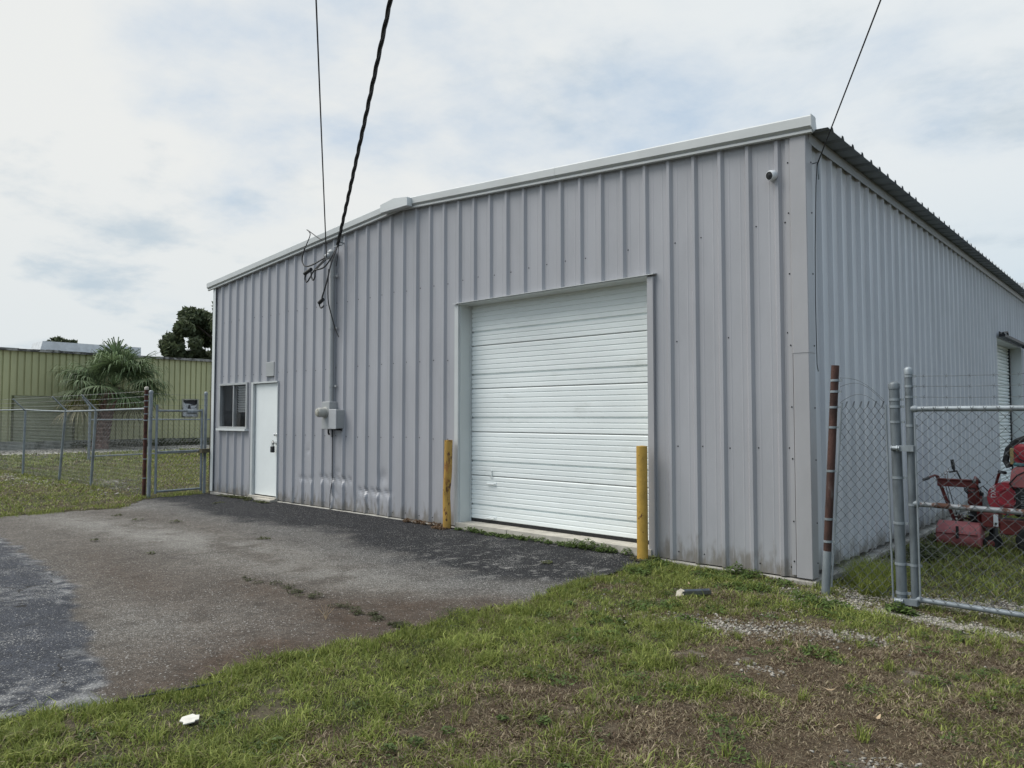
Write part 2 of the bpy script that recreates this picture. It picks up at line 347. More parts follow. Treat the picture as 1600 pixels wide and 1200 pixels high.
# value noise on numpy arrays
_lat = rng.random((256, 256))
def vnoise(x, y, s, off=0.):
    x = np.asarray(x)*s+off*17.3+100; y = np.asarray(y)*s+off*9.1+100
    i = np.floor(x).astype(int); j = np.floor(y).astype(int); fx = x-i; fy = y-j
    fx = fx*fx*(3-2*fx); fy = fy*fy*(3-2*fy)
    g = lambda a, b: _lat[a % 256, b % 256]
    return (g(i, j)*(1-fx)+g(i+1, j)*fx)*(1-fy)+(g(i, j+1)*(1-fx)+g(i+1, j+1)*fx)*fy
def fbm(x, y, s, o=4, off=0.):
    t = 0; a = .5; n = 0
    for k in range(o):
        t = t+a*vnoise(x, y, s*2**k, off+k*3.7); n += a; a *= .55
    return t/n
def sstep(v, a, b): t = np.clip((v-a)/(b-a), 0, 1); return t*t*(3-2*t)
def blob(x, y, cx, cy, rx, ry=None, ang=0.):
    ry = ry or rx; c, s = math.cos(ang), math.sin(ang); dx, dy = x-cx, y-cy
    return np.exp(-(((dx*c+dy*s)/rx)**2+((-dx*s+dy*c)/ry)**2))
def in_poly(x, y, P):
    r = np.zeros(np.shape(x), bool); n = len(P)
    for i in range(n):
        x0, y0 = P[i]; x1, y1 = P[(i+1) % n]
        c = ((y0 > y) != (y1 > y)) & (x < (x1-x0)*(y-y0)/((y1-y0) or 1e-9)+x0); r ^= c
    return r

# ------------------------------------------------------------------ ground
PAVE = [(-1.77,.02),(-1.67,-.51),(-1.62,-1.08),(-1.70,-1.47),(-1.60,-1.97),(-1.46,-2.43),(-1.62,-2.78),(-1.71,-3.12),(-1.68,-3.53),(-1.65,-3.85),(-1.76,-4.25),(-1.84,-4.67),(-1.74,-5.17),(-1.78,-5.48),(-1.80,-5.75),(-1.96,-5.9),(-2.0,-6.2),(-2.3,-9.5),
        (-12.6,-9.5),(-11.6,-5.0),(-11.3,-3.9),(-11.37,-3.34),(-11.26,-2.9),(-11.0,-2.19),(-11.58,-1.81),(-12.2,-1.38),(-12.35,-.9),(-12.35,.02)]
def base_z(x, y):
    near = sstep(y, -1.5, -.1)*sstep(-x, 1.2, 2.2)*sstep(x, -12.5, -10)
    z = -.045+.04*near
    return z-.03*sstep(x, -.6, .2)*sstep(y, -1.2, .2)+.0*x
XOUT = [-1500,-600,-250,-120,-70,-50,-42]; 
gx = np.concatenate([XOUT, np.arange(-38, -13, .5), np.arange(-13, -3, .12), np.arange(-3, 5, .05), np.arange(5, 9, .4), [12, 20, 40, 80, 160, 400, 1200]])
gy = np.concatenate([[-1200,-400,-120,-50,-25,-15,-11], np.arange(-9, -7.5, .2), np.arange(-7.5, 1.2, .05), np.arange(1.2, 6, .12), np.arange(6, 20, .5), [24, 30, 45, 70, 120, 250, 600, 1500]])
GX, GY = np.meshgrid(gx, gy, indexing='ij')
def wob(x, y): return x+.10*(fbm(x, y, 3., 3, 1.)-.5)+.12*(fbm(x, y, 9., 2, 6.)-.5), y+.10*(fbm(x, y, 3., 3, 2.)-.5)+.12*(fbm(x, y, 9., 2, 7.)-.5)
def on_pave(x, y): a, b = wob(x, y); return in_poly(a, b, PAVE)
def bare(x, y):       # gravel and bare ground among the grass
    n = fbm(x, y, 2.5, 4, 9.)
    b = .95*blob(x, y, .15, -1.85, .50, .16, .35)+.8*blob(x, y, .80, -1.55, .3, .13, .2)+.9*blob(x, y, 1.35, -.62, .75, .10, -.05)+.6*blob(x, y, .45, -.1, .18, .5)
    b = b+.8*blob(x, y, 1.6, -3.5, .16, .10)+.7*blob(x, y, .62, -2.6, .12, .07)+.9*blob(x, y, 1.5, .35, .55, .16, .3)+.6*blob(x, y, 1.0, .05, .5, .10)+.5*blob(x, y, .35, 2.2, .25, .9)
    sp_ = sstep(fbm(x, y, 3.3, 3, 31.), .64, .76)*.6+sstep(fbm(x, y, 9., 2, 33.), .72, .84)*.7
    return np.clip(b*(.45+1.1*n)+sp_*(x > -3)*(y < 1.), 0, 1)
def dry(x, y):        # 1 = straw coloured, 0 = green
    n = fbm(x, y, 1.1, 4, 4.); n2 = fbm(x, y, 4.5, 3, 5.)
    d = .20+.62*sstep(x+.55*(y+3.3), -.1, 1.5)*sstep(-y, .9, 1.8)
    d = d+.35*blob(x, y, -.65, -3.2, .8, .35, -.6)+.18*blob(x, y, 1.0, -3.9, 1.2, .7)+.10*blob(x, y, -.2, -4.6, .7)
    d = d-.50*blob(x, y, -1.35, -5.0, .55, 1.0)-.3*blob(x, y, -1.2, -3.6, .5)-.4*blob(x, y, -.4, -.7, .8, .3)-.5*blob(x, y, .40, -1.15, .35, .25)-.35*blob(x, y, .78, -2.1, .22, .15)-.3*blob(x, y, -.9, -2.3, .5, .3)
    d = d-.02+(n-.5)*1.7+(n2-.5)*1.5
    d = np.where(y > .6, .22+(n-.5)*.9, d)
    return np.clip(np.where(x < -10, .30+(n-.5)*1.2+(n2-.5)*.5, d), 0, 1)
pv = on_pave(GX, GY)
BZ = base_z(GX, GY)
bump = (fbm(GX, GY, 1.6, 3, 3.)-.5)*.05+(fbm(GX, GY, 9, 2, 8.)-.5)*.018
far = np.clip((np.hypot(GX, GY)-25)/10, 0, 1)
GZ = BZ+bump*(1-far)*(1-np.clip(sstep(GY, -.5, -.1)*(GX < 0), 0, 1)*.7)
GZ = np.where(pv, BZ-.04, GZ)
GZ = np.where((GX < -.05) & (GX > -12.1) & (GY > .1) & (GY < 17.9), -.3, GZ)
d_, b_ = dry(GX, GY), bare(GX, GY)
c_green = np.array([.040, .042, .018]); c_dry = np.array([.080, .060, .038]); c_bare = np.array([.21, .185, .155])
gc = c_green*(1-d_[..., None])+c_dry*d_[..., None]; cb = np.where((fbm(GX, GY, 2.5, 3, 9.) > .0)[..., None], np.array([.115, .092, .066])*(1-sstep(b_, .8, 1.)*.7)[..., None]+c_bare*(sstep(b_, .8, 1.)*.7)[..., None], c_bare); gc = gc*(1-b_[..., None])+cb*b_[..., None]
# strip of pale gravel along the far building, and lane
lane = sstep(-GX, 29.5, 30.5)*sstep(-GX, 39.5, 38.5)
gc = gc*(1-lane[..., None])+lane[..., None]*np.where((GX < -33.0)[..., None], np.array([.42, .405, .365]), np.array([.12, .125, .13]))
nx, ny = GX.shape
idx = np.arange(nx*ny).reshape(nx, ny)
F = np.stack([idx[:-1, :-1], idx[1:, :-1], idx[1:, 1:], idx[:-1, 1:]], -1).reshape(-1, 4)
ground = np_mesh('ground', np.stack([GX, GY, GZ], -1).reshape(-1, 3), F, 'soil', gc.reshape(-1, 3), smooth=True)
tag(ground, kind='structure')

ax_ = np.concatenate([np.arange(-12.6, -6, .07), np.arange(-6, -1.2, .035)]); ay_ = np.concatenate([np.arange(-9.5, -6.5, .15), np.arange(-6.5, .03, .035)])
AX, AY = np.meshgrid(ax_, ay_, indexing='ij'); inside = on_pave(AX, AY)
AZZ = base_z(AX, AY)+(fbm(AX, AY, .9, 3, 12.)-.5)*.03*sstep(-AY, .2, 1.)
n1 = fbm(AX, AY, .8, 5, 20.); n2 = fbm(AX, AY, 3.2, 4, 21.); n3 = fbm(AX, AY, 11., 3, 22.)
def curve_y(x, pts):
    pts = sorted(pts); return np.interp(x, [p[0] for p in pts], [p[1] for p in pts])
ac = np.ones(AX.shape+(3,))*np.array([.105, .093, .080])
ac *= (.80+.4*n1)[..., None]
spk = .05+.12*n2
def lay(mask, c):
    global ac
    ac = ac*(1-mask[..., None])+np.array(c)*mask[..., None]
# pale chalky band by the lawn
pale_m = np.clip(.7*blob(AX, AY, -3.2, -2.7, 1.6, .45, .25)+.6*blob(AX, AY, -3.0, -4.6, .9, .5, .2)+1.1*blob(AX, AY, -8.4, -3.05, 2.7, .42, .13)+.55*blob(AX, AY, -5.9, -2.75, 1.5, .5, .2)+.7*blob(AX, AY, -11.2, -2.1, .7, .5), 0, 1)*sstep(n2, .25, .6)
lay(pale_m*.85, (.20, .19, .17)); spk += .18*pale_m
# darker grey towards the far wall, black sealed strip near the wall
ds = curve_y(AX, [(-12.6,-1.4),(-10.04,-1.35),(-8.4,-1.3),(-6.17,-1.45),(-4.41,-1.7),(-3.24,-1.9),(-2.3,-1.9),(-1.2,-1.5)])
greyer = sstep(AY-(ds-.75), -.3, .6)*(.5+.5*n2)
lay(greyer*.85, (.085, .085, .084)); spk += .16*greyer
seal = sstep(AY-ds+(n1-.5)*1.2+(n2-.5)*.6, -.25, .40)
lay(seal*.93, (.0155, .0165, .0195)); spk = spk*(1-seal*.9)+.16*seal*sstep(n2, .5, .68)*sstep(AX, -6., -3.5)+.03*seal
scab = sstep(fbm(AX, AY, 13., 3, 25.), .66, .72)*seal*sstep(AX, -5., -3.)*sstep(-AY, .5, .9); lay(scab*.6, (.20, .195, .185)); spk += .25*scab
# brown dirt washed over the middle and along the crack
dirt = np.clip(1.0*blob(AX, AY, -2.05, -3.25, .75, .5)+.75*blob(AX, AY, -3.4, -3.6, 1.1, .35, .05)+.6*blob(AX, AY, -5.0, -4.2, 2.2, .35, -.1)+.6*blob(AX, AY, -2.3, -4.6, .6, 1.0)+.9*sstep(AX+.25*(n2-.5), -2.35, -1.75)*sstep(-AY, 2.0, 2.6), 0, 1)*(.35+.9*n2)
lay(np.clip(dirt, 0, 1)*.9, (.072, .050, .035)); spk *= 1-.85*np.clip(dirt, 0, 1)
# older bluish asphalt on the left with a chalky ragged rim
oc = curve_y(AX, [(-12.6,-4.5),(-8.32,-4.52),(-6.77,-4.57),(-5.41,-4.72),(-3.85,-5.02),(-2.91,-5.26),(-2.21,-5.46),(-1.2,-5.8)])+(n2-.5)*.30+(n1-.5)*.3
oldm = sstep(oc-AY, -.03, .05); lay(oldm, (.050, .054, .064)); spk = spk*(1-oldm)+oldm*(.06+.2*sstep(n2, .5, .75))
rim = np.exp(-((oc-AY-.08)/.06)**2)*sstep(n3, .38, .62)*sstep(n1, .35, .6); lay(np.clip(rim, 0, 1)*.7, (.26, .26, .255))
wear = oldm*np.clip(blob(AX, AY, -2.1, -5.95, .16, .5, .1)+blob(AX, AY, -2.5, -6.3, .3, .3)+.45*sstep(n1, .58, .75), 0, 1)*sstep(n3, .46, .62); lay(wear*.6, (.25, .25, .245))
spk += .3*wear
ac *= (.80+.4*n3)[..., None]
n_, m_ = AX.shape; idx = np.arange(n_*m_).reshape(n_, m_)
keep = inside[:-1, :-1] & inside[1:, :-1] & inside[1:, 1:] & inside[:-1, 1:]
F = np.stack([idx[:-1, :-1], idx[1:, :-1], idx[1:, 1:], idx[:-1, 1:]], -1)[keep]
used, inv = np.unique(F, return_inverse=True)
drive = np_mesh('driveway', np.stack([AX, AY, AZZ], -1).reshape(-1, 3)[used], inv.reshape(F.shape), 'asphalt', ac.reshape(-1, 3)[used], {'spk': spk.ravel()[used], 'crk': (.25+.75*oldm).ravel()[used]}, smooth=True)
tag(drive, kind='structure')

# ------------------------------------------------------------------ grey metal building
W = 12.19; RIDGE_X = -6.10
EZR, EZL, RZ = 4.27, 4.20, 4.69                 # underside of the rake trim at the right eave, left eave and ridge
LEN = 18.3
def wall_top(x): return EZR+(RZ-EZR)*(x/RIDGE_X) if x > RIDGE_X else EZL+(RZ-EZL)*((x+W)/(RIDGE_X+W))
bld = thing('metal_warehouse', (0, 0, 0), 'grey ribbed metal warehouse with a low gable roof and white roll door', 'building')
PITCHR = .3048; RIB0 = -.283
def rib_profile(x, x0=RIB0):
    t = ((x-x0+PITCHR/2) % PITCHR)-PITCHR/2; a = abs(t)
    if a < .016: d = .036
    elif a < .042: d = .036*(.042-a)/.026
    else: d = 0.
    for c in (.092, -.092):                      # faint stiffening swages in the pan
        q = abs(t-c)
        if q < .012: d = max(d, .0022*(1-q/.012))
    return d
PV = sorted([-.042, -.016, .016, .042, .080, .092, .104, -.104, -.092, -.080])
def ribbed(mbuild, a0, a1, z0, ztop, openings, place, x0=RIB0, dent=None, zl=None):
    xs = {a0, a1}
    k0 = int((a0-x0)//PITCHR)-1
    for k in range(k0, int((a1-x0)//PITCHR)+3):
        for p in PV:
            q = x0+k*PITCHR+p
            if a0 < q < a1: xs.add(q)
        if dent:
            for p in (-.125, .125, .15, 0.):
                q = x0+k*PITCHR+p
                if a0 < q < a1: xs.add(q)
    for (o0, o1, _, _) in openings:
        for q in (o0, o1):
            if a0 < q < a1: xs.add(q)
    xs = sorted(xs)
    for i in range(len(xs)-1):
        p, q = xs[i], xs[i+1]
        if q-p < 1e-6: continue
        m = (p+q)/2; iv = [(z0, None)]
        for (o0, o1, b0, b1) in openings:
            if o0-1e-6 < m < o1+1e-6:
                iv = ([(z0, b0)] if b0 > z0+.01 else [])+[(b1, None)]
        for (c0, c1) in iv:
            lv = [c0]+[z for z in (zl or []) if z > c0+.005 and (c1 is None or z < c1-.005)]
            vs = []; fs = []
            for z in lv+[c1]:
                for x in (p, q):
                    zz = ztop(x) if z is None else z
                    d = rib_profile(x, x0)
                    if dent: d = dent(x, zz, d)
                    vs.append(place(x, d, zz))
            for r_ in range(len(lv)): fs.append((2*r_, 2*r_+1, 2*r_+3, 2*r_+2))
            mbuild.add(vs, fs)
OD = (-4.84, -1.76, -1, 3.11); PD = (-10.585, -9.64, -1, 2.20); WN = (-11.89, -10.75, 1.31, 2.21)
def dent(x, z, d):
    k = 0.; push = 0.
    for (xa, xb, zc, w_, s) in ((-8.95, -8.45, .46, .05, .5), (-8.3, -7.35, .50, .06, .9), (-7.2, -6.35, .36, .055, 1.), (-7.4, -6.6, .15, .12, .4), (-8.0, -7.7, .2, .12, .7)):
        fx = max(0., min(1., min(x-xa, xb-x)/.12+.4)) if xa-.05 < x < xb+.05 else 0.
        g = math.exp(-((z-zc)/w_)**2)*s*fx; k = max(k, g)
        push += g*.012*(1+.8*math.sin(x*37+z*23))
        if z < zc: push += .010*fx*s*math.sin(x*9.)*(zc-z)/.4
    for (cx, cz, rr, h) in ((-6.55, .60, .11, .022), (-7.75, .62, .06, .012), (-1.35, 1.92, .07, .012), (-1.2, 1.30, .08, .014), (-5.95, 2.75, .09, .010), (-1.38, 1.62, .05, .01), (-8.65, .95, .05, .01), (-11.2, .9, .06, .01), (-11.4, .45, .06, .008)):
        push += h*math.exp(-((x-cx)**2+(z-cz)**2)/rr**2)
    return d*(1-.85*k)-push
front = lambda x, d, z: (x, -d, z)
# sheets of three ribs, lapped at every third rib
edges = []; e = RIB0+.048+.003
while e > -W+.2: edges.append(e); e -= 3*PITCHR
edges.append(-W+.06)
edges = [-.10]+edges
for i in range(len(edges)-1):
    mb = MB(); xr, xl = edges[i], edges[i+1]
    has = xl < -6.2 and xr > -9.1
    zl = list(np.arange(.06, 1.0, .03))+[1.1, 1.2, 1.25, 1.3, 1.35, 1.4, 1.5, 1.6, 1.65, 1.7, 1.8, 1.88, 1.95, 2.0, 2.1] if has else None
    zb = .03 if xr > -3 else .018
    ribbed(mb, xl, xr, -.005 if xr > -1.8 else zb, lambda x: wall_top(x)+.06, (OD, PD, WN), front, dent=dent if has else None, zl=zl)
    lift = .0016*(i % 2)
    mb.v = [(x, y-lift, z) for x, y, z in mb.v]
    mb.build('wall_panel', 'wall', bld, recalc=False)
# side wall sheets
SD = (9.93, 12.95, -1, 3.10)
side = lambda y, d, z: (d-.036, y, z)
e = .10; SR0 = .10+.30
while e < LEN-.06:
    e2 = min(e+3*PITCHR, LEN-.05) if e > .2 else .10+.30+.048+.003+2*PITCHR
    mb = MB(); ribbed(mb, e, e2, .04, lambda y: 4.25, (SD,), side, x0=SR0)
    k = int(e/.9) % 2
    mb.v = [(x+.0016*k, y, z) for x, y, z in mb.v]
    mb.build('wall_panel', 'wall_brightened', bld, recalc=False); e = e2
# hidden walls (left and back)
MB().add([(-W+.001, 0, 0), (-W+.001, LEN, 0), (-W+.001, LEN, 4.3), (-W+.001, 0, 4.3)], [(0, 1, 2, 3)]).build('left_wall', 'wall_brightened', bld)
MB().add([(-W, LEN, 0), (0, LEN, 0), (0, LEN, EZR), (RIDGE_X, LEN, RZ+.1), (-W, LEN, EZL)], [(0, 1, 2, 3, 4)]).build('back_wall', 'wall_brightened', bld)
# foundation
for (a, b) in ((-W-.02, -10.62), (-9.61, -4.88), (-1.74, .03)):
    n = max(2, int((b-a)/.25)); xs = np.linspace(a, b, n); top = -.012 if a > -2 else .010; vs = []; fs = []
    for k in range(n):
        yf = -.035-.014*random.random(); zt = top-.010*random.random()
        vs += [(xs[k], yf-.01, -.35), (xs[k], yf, zt-.01), (xs[k], yf+.012, zt), (xs[k], .12, zt), (xs[k], .12, -.35)]
    for k in range(n-1): fs += [(5*k+q, 5*k+q+1, 5*k+q+6, 5*k+q+5) for q in range(4)]
    MB().add(vs, fs+[(0, 1, 2, 3, 4), tuple(5*(n-1)+q for q in range(5))]).build('foundation', 'concrete', bld)
for (a, b) in ((.125, 9.9), (12.98, LEN)):
    n = int((b-a)/.3); ys = np.linspace(a, b, n); vs = []; fs = []
    for k in range(n):
        xf = .02+.03*random.random(); zt = .005-.03*random.random()
        vs += [(xf+.01, ys[k], -.35), (xf, ys[k], zt-.012), (xf-.014, ys[k], zt), (-.15, ys[k], zt), (-.15, ys[k], -.35)]
    for k in range(n-1): fs += [(5*k+q, 5*k+q+1, 5*k+q+6, 5*k+q+5) for q in range(4)]
    MB().add(vs, fs+[(0, 1, 2, 3, 4), tuple(5*(n-1)+q for q in range(5))]).build('foundation', 'concrete', bld)
# corner trims
mb = MB()
mb.extrude([(-.145,-.040),(-.137,-.046),(.003,-.046),(.008,-.040),(.008,.11),(.003,.118),(-.006,.118),(-.004,-.032),(-.138,-.032)], 'z', .005, 2.17)
mb.build('corner_trim', 'corner', bld)
mb = MB()
mb.extrude([(-.148,-.043),(-.140,-.050),(.006,-.050),(.012,-.043),(.012,.113),(.007,.121),(-.003,.121),(-.001,-.035),(-.141,-.035)], 'z', 2.15, 4.285)
mb.build('corner_trim', 'corner', bld)
mb = MB(); mb.box(-.195, -.1535, -.030, .0, .02, 4.28); mb.build('corner_batten', 'corner', bld)
mb = MB(); mb.extrude([(-W-.03,-.045),(-W+.075,-.045),(-W+.075,-.037),(-W-.022,-.037),(-W-.022,.1),(-W-.03,.1)], 'z', .02, 4.23); mb.build('corner_trim', 'trim_light', bld)
# rake trim: each slope a folded flashing; profile is (y, height above wall_top)
def rake(xa, xb, name):
    prof = [(-.055, -.012), (-.085, -.006), (-.085, .018), (-.070, .024), (-.110, .050), (-.110, .140), (-.098, .155), (.03, .160), (.03, .145), (-.088, .145), (-.096, .135), (-.096, .058), (-.055, .026)]
    vs = []; n = len(prof)
    for x in (xa, xb):
        z0 = EZR+(RZ-EZR)*(x/RIDGE_X) if xa > RIDGE_X-.01 else EZL+(RZ-EZL)*((x+W)/(RIDGE_X+W))
        vs += [(x, y, z0+h) for y, h in prof]
    fs = [(i, (i+1) % n, n+(i+1) % n, n+i) for i in range(n)]+[tuple(range(n-1, -1, -1)), tuple(range(n, 2*n))]
    return MB().add(vs, fs).build(name, 'trim', bld)
for xa, xb in ((RIDGE_X, -3.05), (-3.047, .085)): rake(xa, xb, 'rake_trim')
for xa, xb in ((-W-.20, -9.1), (-9.097, RIDGE_X-.003)): rake(xa, xb, 'rake_trim')
MB().extrude([(-.112, EZR+.03), (-.112, EZR+.152), (.0, EZR+.152), (.03, EZR+.04), (-.05, EZR-.005)], 'x', .086, .092).build('rake_end_cap', 'trim', bld)
# ridge end cap
mb = MB(); y0, y1 = -.20, -.10; zb = RZ+.02
sh = [(-6.42, zb-.035), (-5.78, zb-.035), (-5.78, zb+.088), (-6.10, zb+.128), (-6.42, zb+.088)]
mb.extrude(sh, 'y', y0, y1); mb.build('ridge_cap', 'trim_light', bld)
# roof sheets with ribs that run down the slope; they end past the eave so the rib ends show as teeth
RT = .030
def roof_sheet(ya, yb, right):
    xs = sorted({ya, yb} | {SR0+k*PITCHR+p for k in range(-2, 64) for p in (-.048, -.02, .02, .048) if ya < SR0+k*PITCHR+p < yb})
    def h(y):
        a = abs(((y-SR0+PITCHR/2) % PITCHR)-PITCHR/2)
        return .036 if a <= .0201 else max(0, .036*(.048-a)/.028)
    vs = []; fs = []
    x0, x1 = (RIDGE_X, .215) if right else (RIDGE_X, -W-.14)
    for y in xs:
        for x in (x0, x1):
            z = (EZR+(RZ-EZR)*(x/RIDGE_X) if right else EZL+(RZ-EZL)*((x+W)/(RIDGE_X+W)))+RT
            vs += [(x, y, z+h(y)), (x, y, z+h(y)-.004)]
    for i in range(len(xs)-1):
        a, b = 4*i, 4*i+4
        fs += [(a, a+2, b+2, b), (a+1, b+1, b+3, a+3), (a+2, a+3, b+3, b+2)]
    o = MB().add(vs, fs).build('roof_panel', 'roof', bld, recalc=False)
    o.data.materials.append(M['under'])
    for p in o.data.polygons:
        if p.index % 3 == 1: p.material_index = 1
e = -.02
while e < LEN:
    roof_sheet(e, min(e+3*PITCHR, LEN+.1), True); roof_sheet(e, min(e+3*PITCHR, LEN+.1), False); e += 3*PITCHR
MB().extrude([(-6.35, RZ+.06), (-6.1, RZ+.085), (-5.85, RZ+.06), (-5.85, RZ+.07), (-6.1, RZ+.095), (-6.35, RZ+.07)], 'y', -.1, LEN+.1).build('ridge_flashing', 'trim', bld)
# eave trim on the side wall
mb = MB(); mb.extrude([(.002, 4.205), (.010, 4.202), (.028, 4.262), (.030, 4.288), (-.03, 4.288), (-.03, 4.26)], 'y', .02, LEN); mb.build('eave_trim', 'corner', bld)
# ---- roll-up (sectional) door
dr = MB().box(-4.86, -1.74, .262, .272, .10, 3.16).build('overhead_door', 'white', bld)
H0, HS = .115, .605
for s in range(5):
    z0 = H0+s*HS; prof = []
    zs = [0, .004]
    nl = 9; st = HS/nl
    pts = [(.252, z0+.004)]
    pts += [(.212, z0+.004), (.205, z0+.012)]
    for k in range(1, nl):
        zc = z0+k*st
        if k == 3: dp, wd = .030, .013
        else: dp, wd = .009, .008
        pts += [(.205, zc-wd-.005), (.205+dp, zc-wd+.002), (.205+dp, zc+.002), (.205, zc+wd)]
    pts += [(.205, z0+HS-.018), (.214, z0+HS-.006), (.252, z0+HS-.006)]
    mb = MB(); mb.extrude(pts, 'x', -4.815, -1.77); mb.build('door_section', 'door_white', dr)
MB().box(-4.81, -1.775, .206, .25, .078, .116).build('bottom_seal', 'rubber', dr)
for (x, z) in ((-4.42, .615), (-4.42, .15)):
    mb = MB(); mb.tube([(x-.07, .207, z), (x-.07, .175, z), (x+.07, .175, z), (x+.07, .207, z)], .009, 8); mb.box(x-.09, x+.09, .200, .206, z-.02, z+.02); mb.build('lift_handle', 'white', dr)
mb = MB(); mb.tube([(-4.43, .208, .80), (-4.41, .19, .80), (-4.41, .19, .72), (-4.43, .19, .70)], .008, 8); mb.build('latch_hasp', 'white', dr)
mb = MB(); mb.box(-4.84, -4.828, -.006, .30, .03, 3.12); mb.box(-4.828, -4.812, .185, .20, .05, 3.1); mb.build('door_jamb', 'jamb', bld)
mb = MB(); mb.extrude([(-4.91,-.045),(-4.838,-.045),(-4.838,-.004),(-4.845,-.004),(-4.845,-.037),(-4.903,-.037),(-4.903,-.004),(-4.91,-.004)], 'z', .03, 3.11); mb.build('jamb_trim', 'trim', bld)
mb = MB(); mb.box(-1.772, -1.76, -.006, .30, .03, 3.12); mb.build('door_jamb', 'jamb', bld)
mb = MB(); mb.extrude([(-1.775,-.045),(-1.70,-.045),(-1.70,-.004),(-1.707,-.004),(-1.707,-.038),(-1.767,-.038),(-1.767,-.004),(-1.775,-.004)], 'z', .0, 3.10); mb.build('jamb_trim', 'corner', bld)
mb = MB(); mb.extrude([(-.075, 3.118), (-.075, 3.126), (-.004, 3.142), (-.004, 3.134), (-.066, 3.118)], 'x', -4.93, -1.675); mb.build('header_flashing', 'trim', bld)
mb = MB(); mb.box(-4.827, -1.773, -.055, .29, 3.105, 3.117); mb.build('door_header', 'jamb', bld)
mb = MB()
for a, b in ((-4.86, -3.9), (-3.893, -2.9), (-2.893, -1.74)): mb.box(a, b, -.06-.012*random.random(), .34, -.3, .072+.004*random.random())
mb.build('door_sill', 'sill', bld)
MB().add([(-4.86, .34, -.1), (-1.74, .34, -.1), (-1.74, .34, 3.3), (-4.86, .34, 3.3)], [(0, 1, 2, 3)]).build('door_backing', 'interior', bld)
# ---- entrance door
ed = MB().cbox(-10.50, -9.655, .012, .055, .075, 2.165, .004).build('entrance_door', 'white', bld)
mb = MB()
mb.box(-10.585, -10.512, -.045, .07, .03, 2.20); mb.box(-10.512, -9.64, -.045, .07, 2.172, 2.20); mb.box(-9.652, -9.64, -.03, .07, .03, 2.172)
mb.build('door_frame', 'trim', bld)
for z in (.42, 1.15, 1.93):
    mb = MB(); mb.tube([(-10.508, .004, z-.055), (-10.508, .004, z+.055)], .009, 8); mb.box(-10.535, -10.50, .006, .010, z-.05, z+.05); mb.build('hinge', 'alu', ed)
mb = MB(); mb._lathe(Vector((-9.725, .012, 1.21)), Vector((0, -1, 0)), [(0, .030), (.012, .032), (.02, .026), (.045, .026), (.05, .018)], 14); mb.build('deadbolt', 'chrome', ed, True)
mb = MB(); mb._lathe(Vector((-9.725, .012, 1.06)), Vector((0, -1, 0)), [(0, .033), (.01, .033), (.015, .014), (.04, .014), (.05, .028), (.075, .030), (.085, .02)], 14); mb.build('door_knob', 'chrome', ed, True)
MB().box(-9.67, -9.645, -.005, .06, .95, 1.12).build('latch_guard', 'white', ed)
mb = MB(); mb.box(-10.60, -9.62, -.07, .1, -.2, .055); mb.box(-10.2, -9.62, -.16, -.07, -.2, .03); mb.build('door_step', 'sill', bld)
MB().box(-10.51, -9.65, .02, .065, .056, .076).build('door_sweep', 'rubber', bld)
lb = thing('lock_box', (-9.725, -.05, .93), 'black key lock box hanging on the white entrance door knob', 'lock box')
MB().cbox(-9.765, -9.69, -.095, -.04, .885, 1.0, .008).build('body', 'black', lb)
mb = MB(); mb.tube([(-9.75, -.065, 1.0), (-9.75, -.065, 1.07), (-9.735, -.065, 1.10), (-9.715, -.065, 1.10), (-9.70, -.065, 1.07), (-9.70, -.065, 1.0)], .006, 8); mb.build('shackle', 'black', lb, True)
# ---- window
wn_ = thing  # (kept simple: the window is a part of the building)
wf = MB()
x0, x1, z0, z1 = -11.89, -10.75, 1.31, 2.21
wf.box(x0, x0+.045, -.045, .05, z0, z1); wf.box(x1-.045, x1, -.045, .05, z0, z1); wf.box(x0+.045, x1-.045, -.045, .05, z1-.04, z1); wf.box(x0+.045, x1-.045, -.045, .05, z0, z0+.035)
wf.box(-11.335, -11.30, -.03, .04, z0+.035, z1-.04)
win = wf.build('window', 'alu', bld)
MB().box(x0+.045, -11.335, .012, .016, z0+.035, z1-.04).build('pane', 'glass', win)
MB().box(-11.30, x1-.045, -.004, .0, z0+.035, z1-.04).build('pane', 'glass', win)
mb = MB()
for k in range(11):
    z = z1-.06-k*.048; mb.add([(-11.30, .05, z), (-10.80, .05, z), (-10.80, .078, z-.04), (-11.30, .078, z-.04)], [(0, 1, 2, 3)])
mb.build('blind', 'blind', win)
mb = MB(); mb.box(x0-.02, x1+.02, -.09, -.0, z0-.045, z0-.003); mb.build('window_sill', 'trim_light', win)
mb = MB(); mb.box(x0, x1, .35, .36, z0-.2, z1+.2); mb.box(-11.75, -11.45, .2, .3, z0, z0+.45); mb.box(-11.2, -10.9, .22, .32, z0, z0+.18); mb.build('room_interior', 'interior', win)
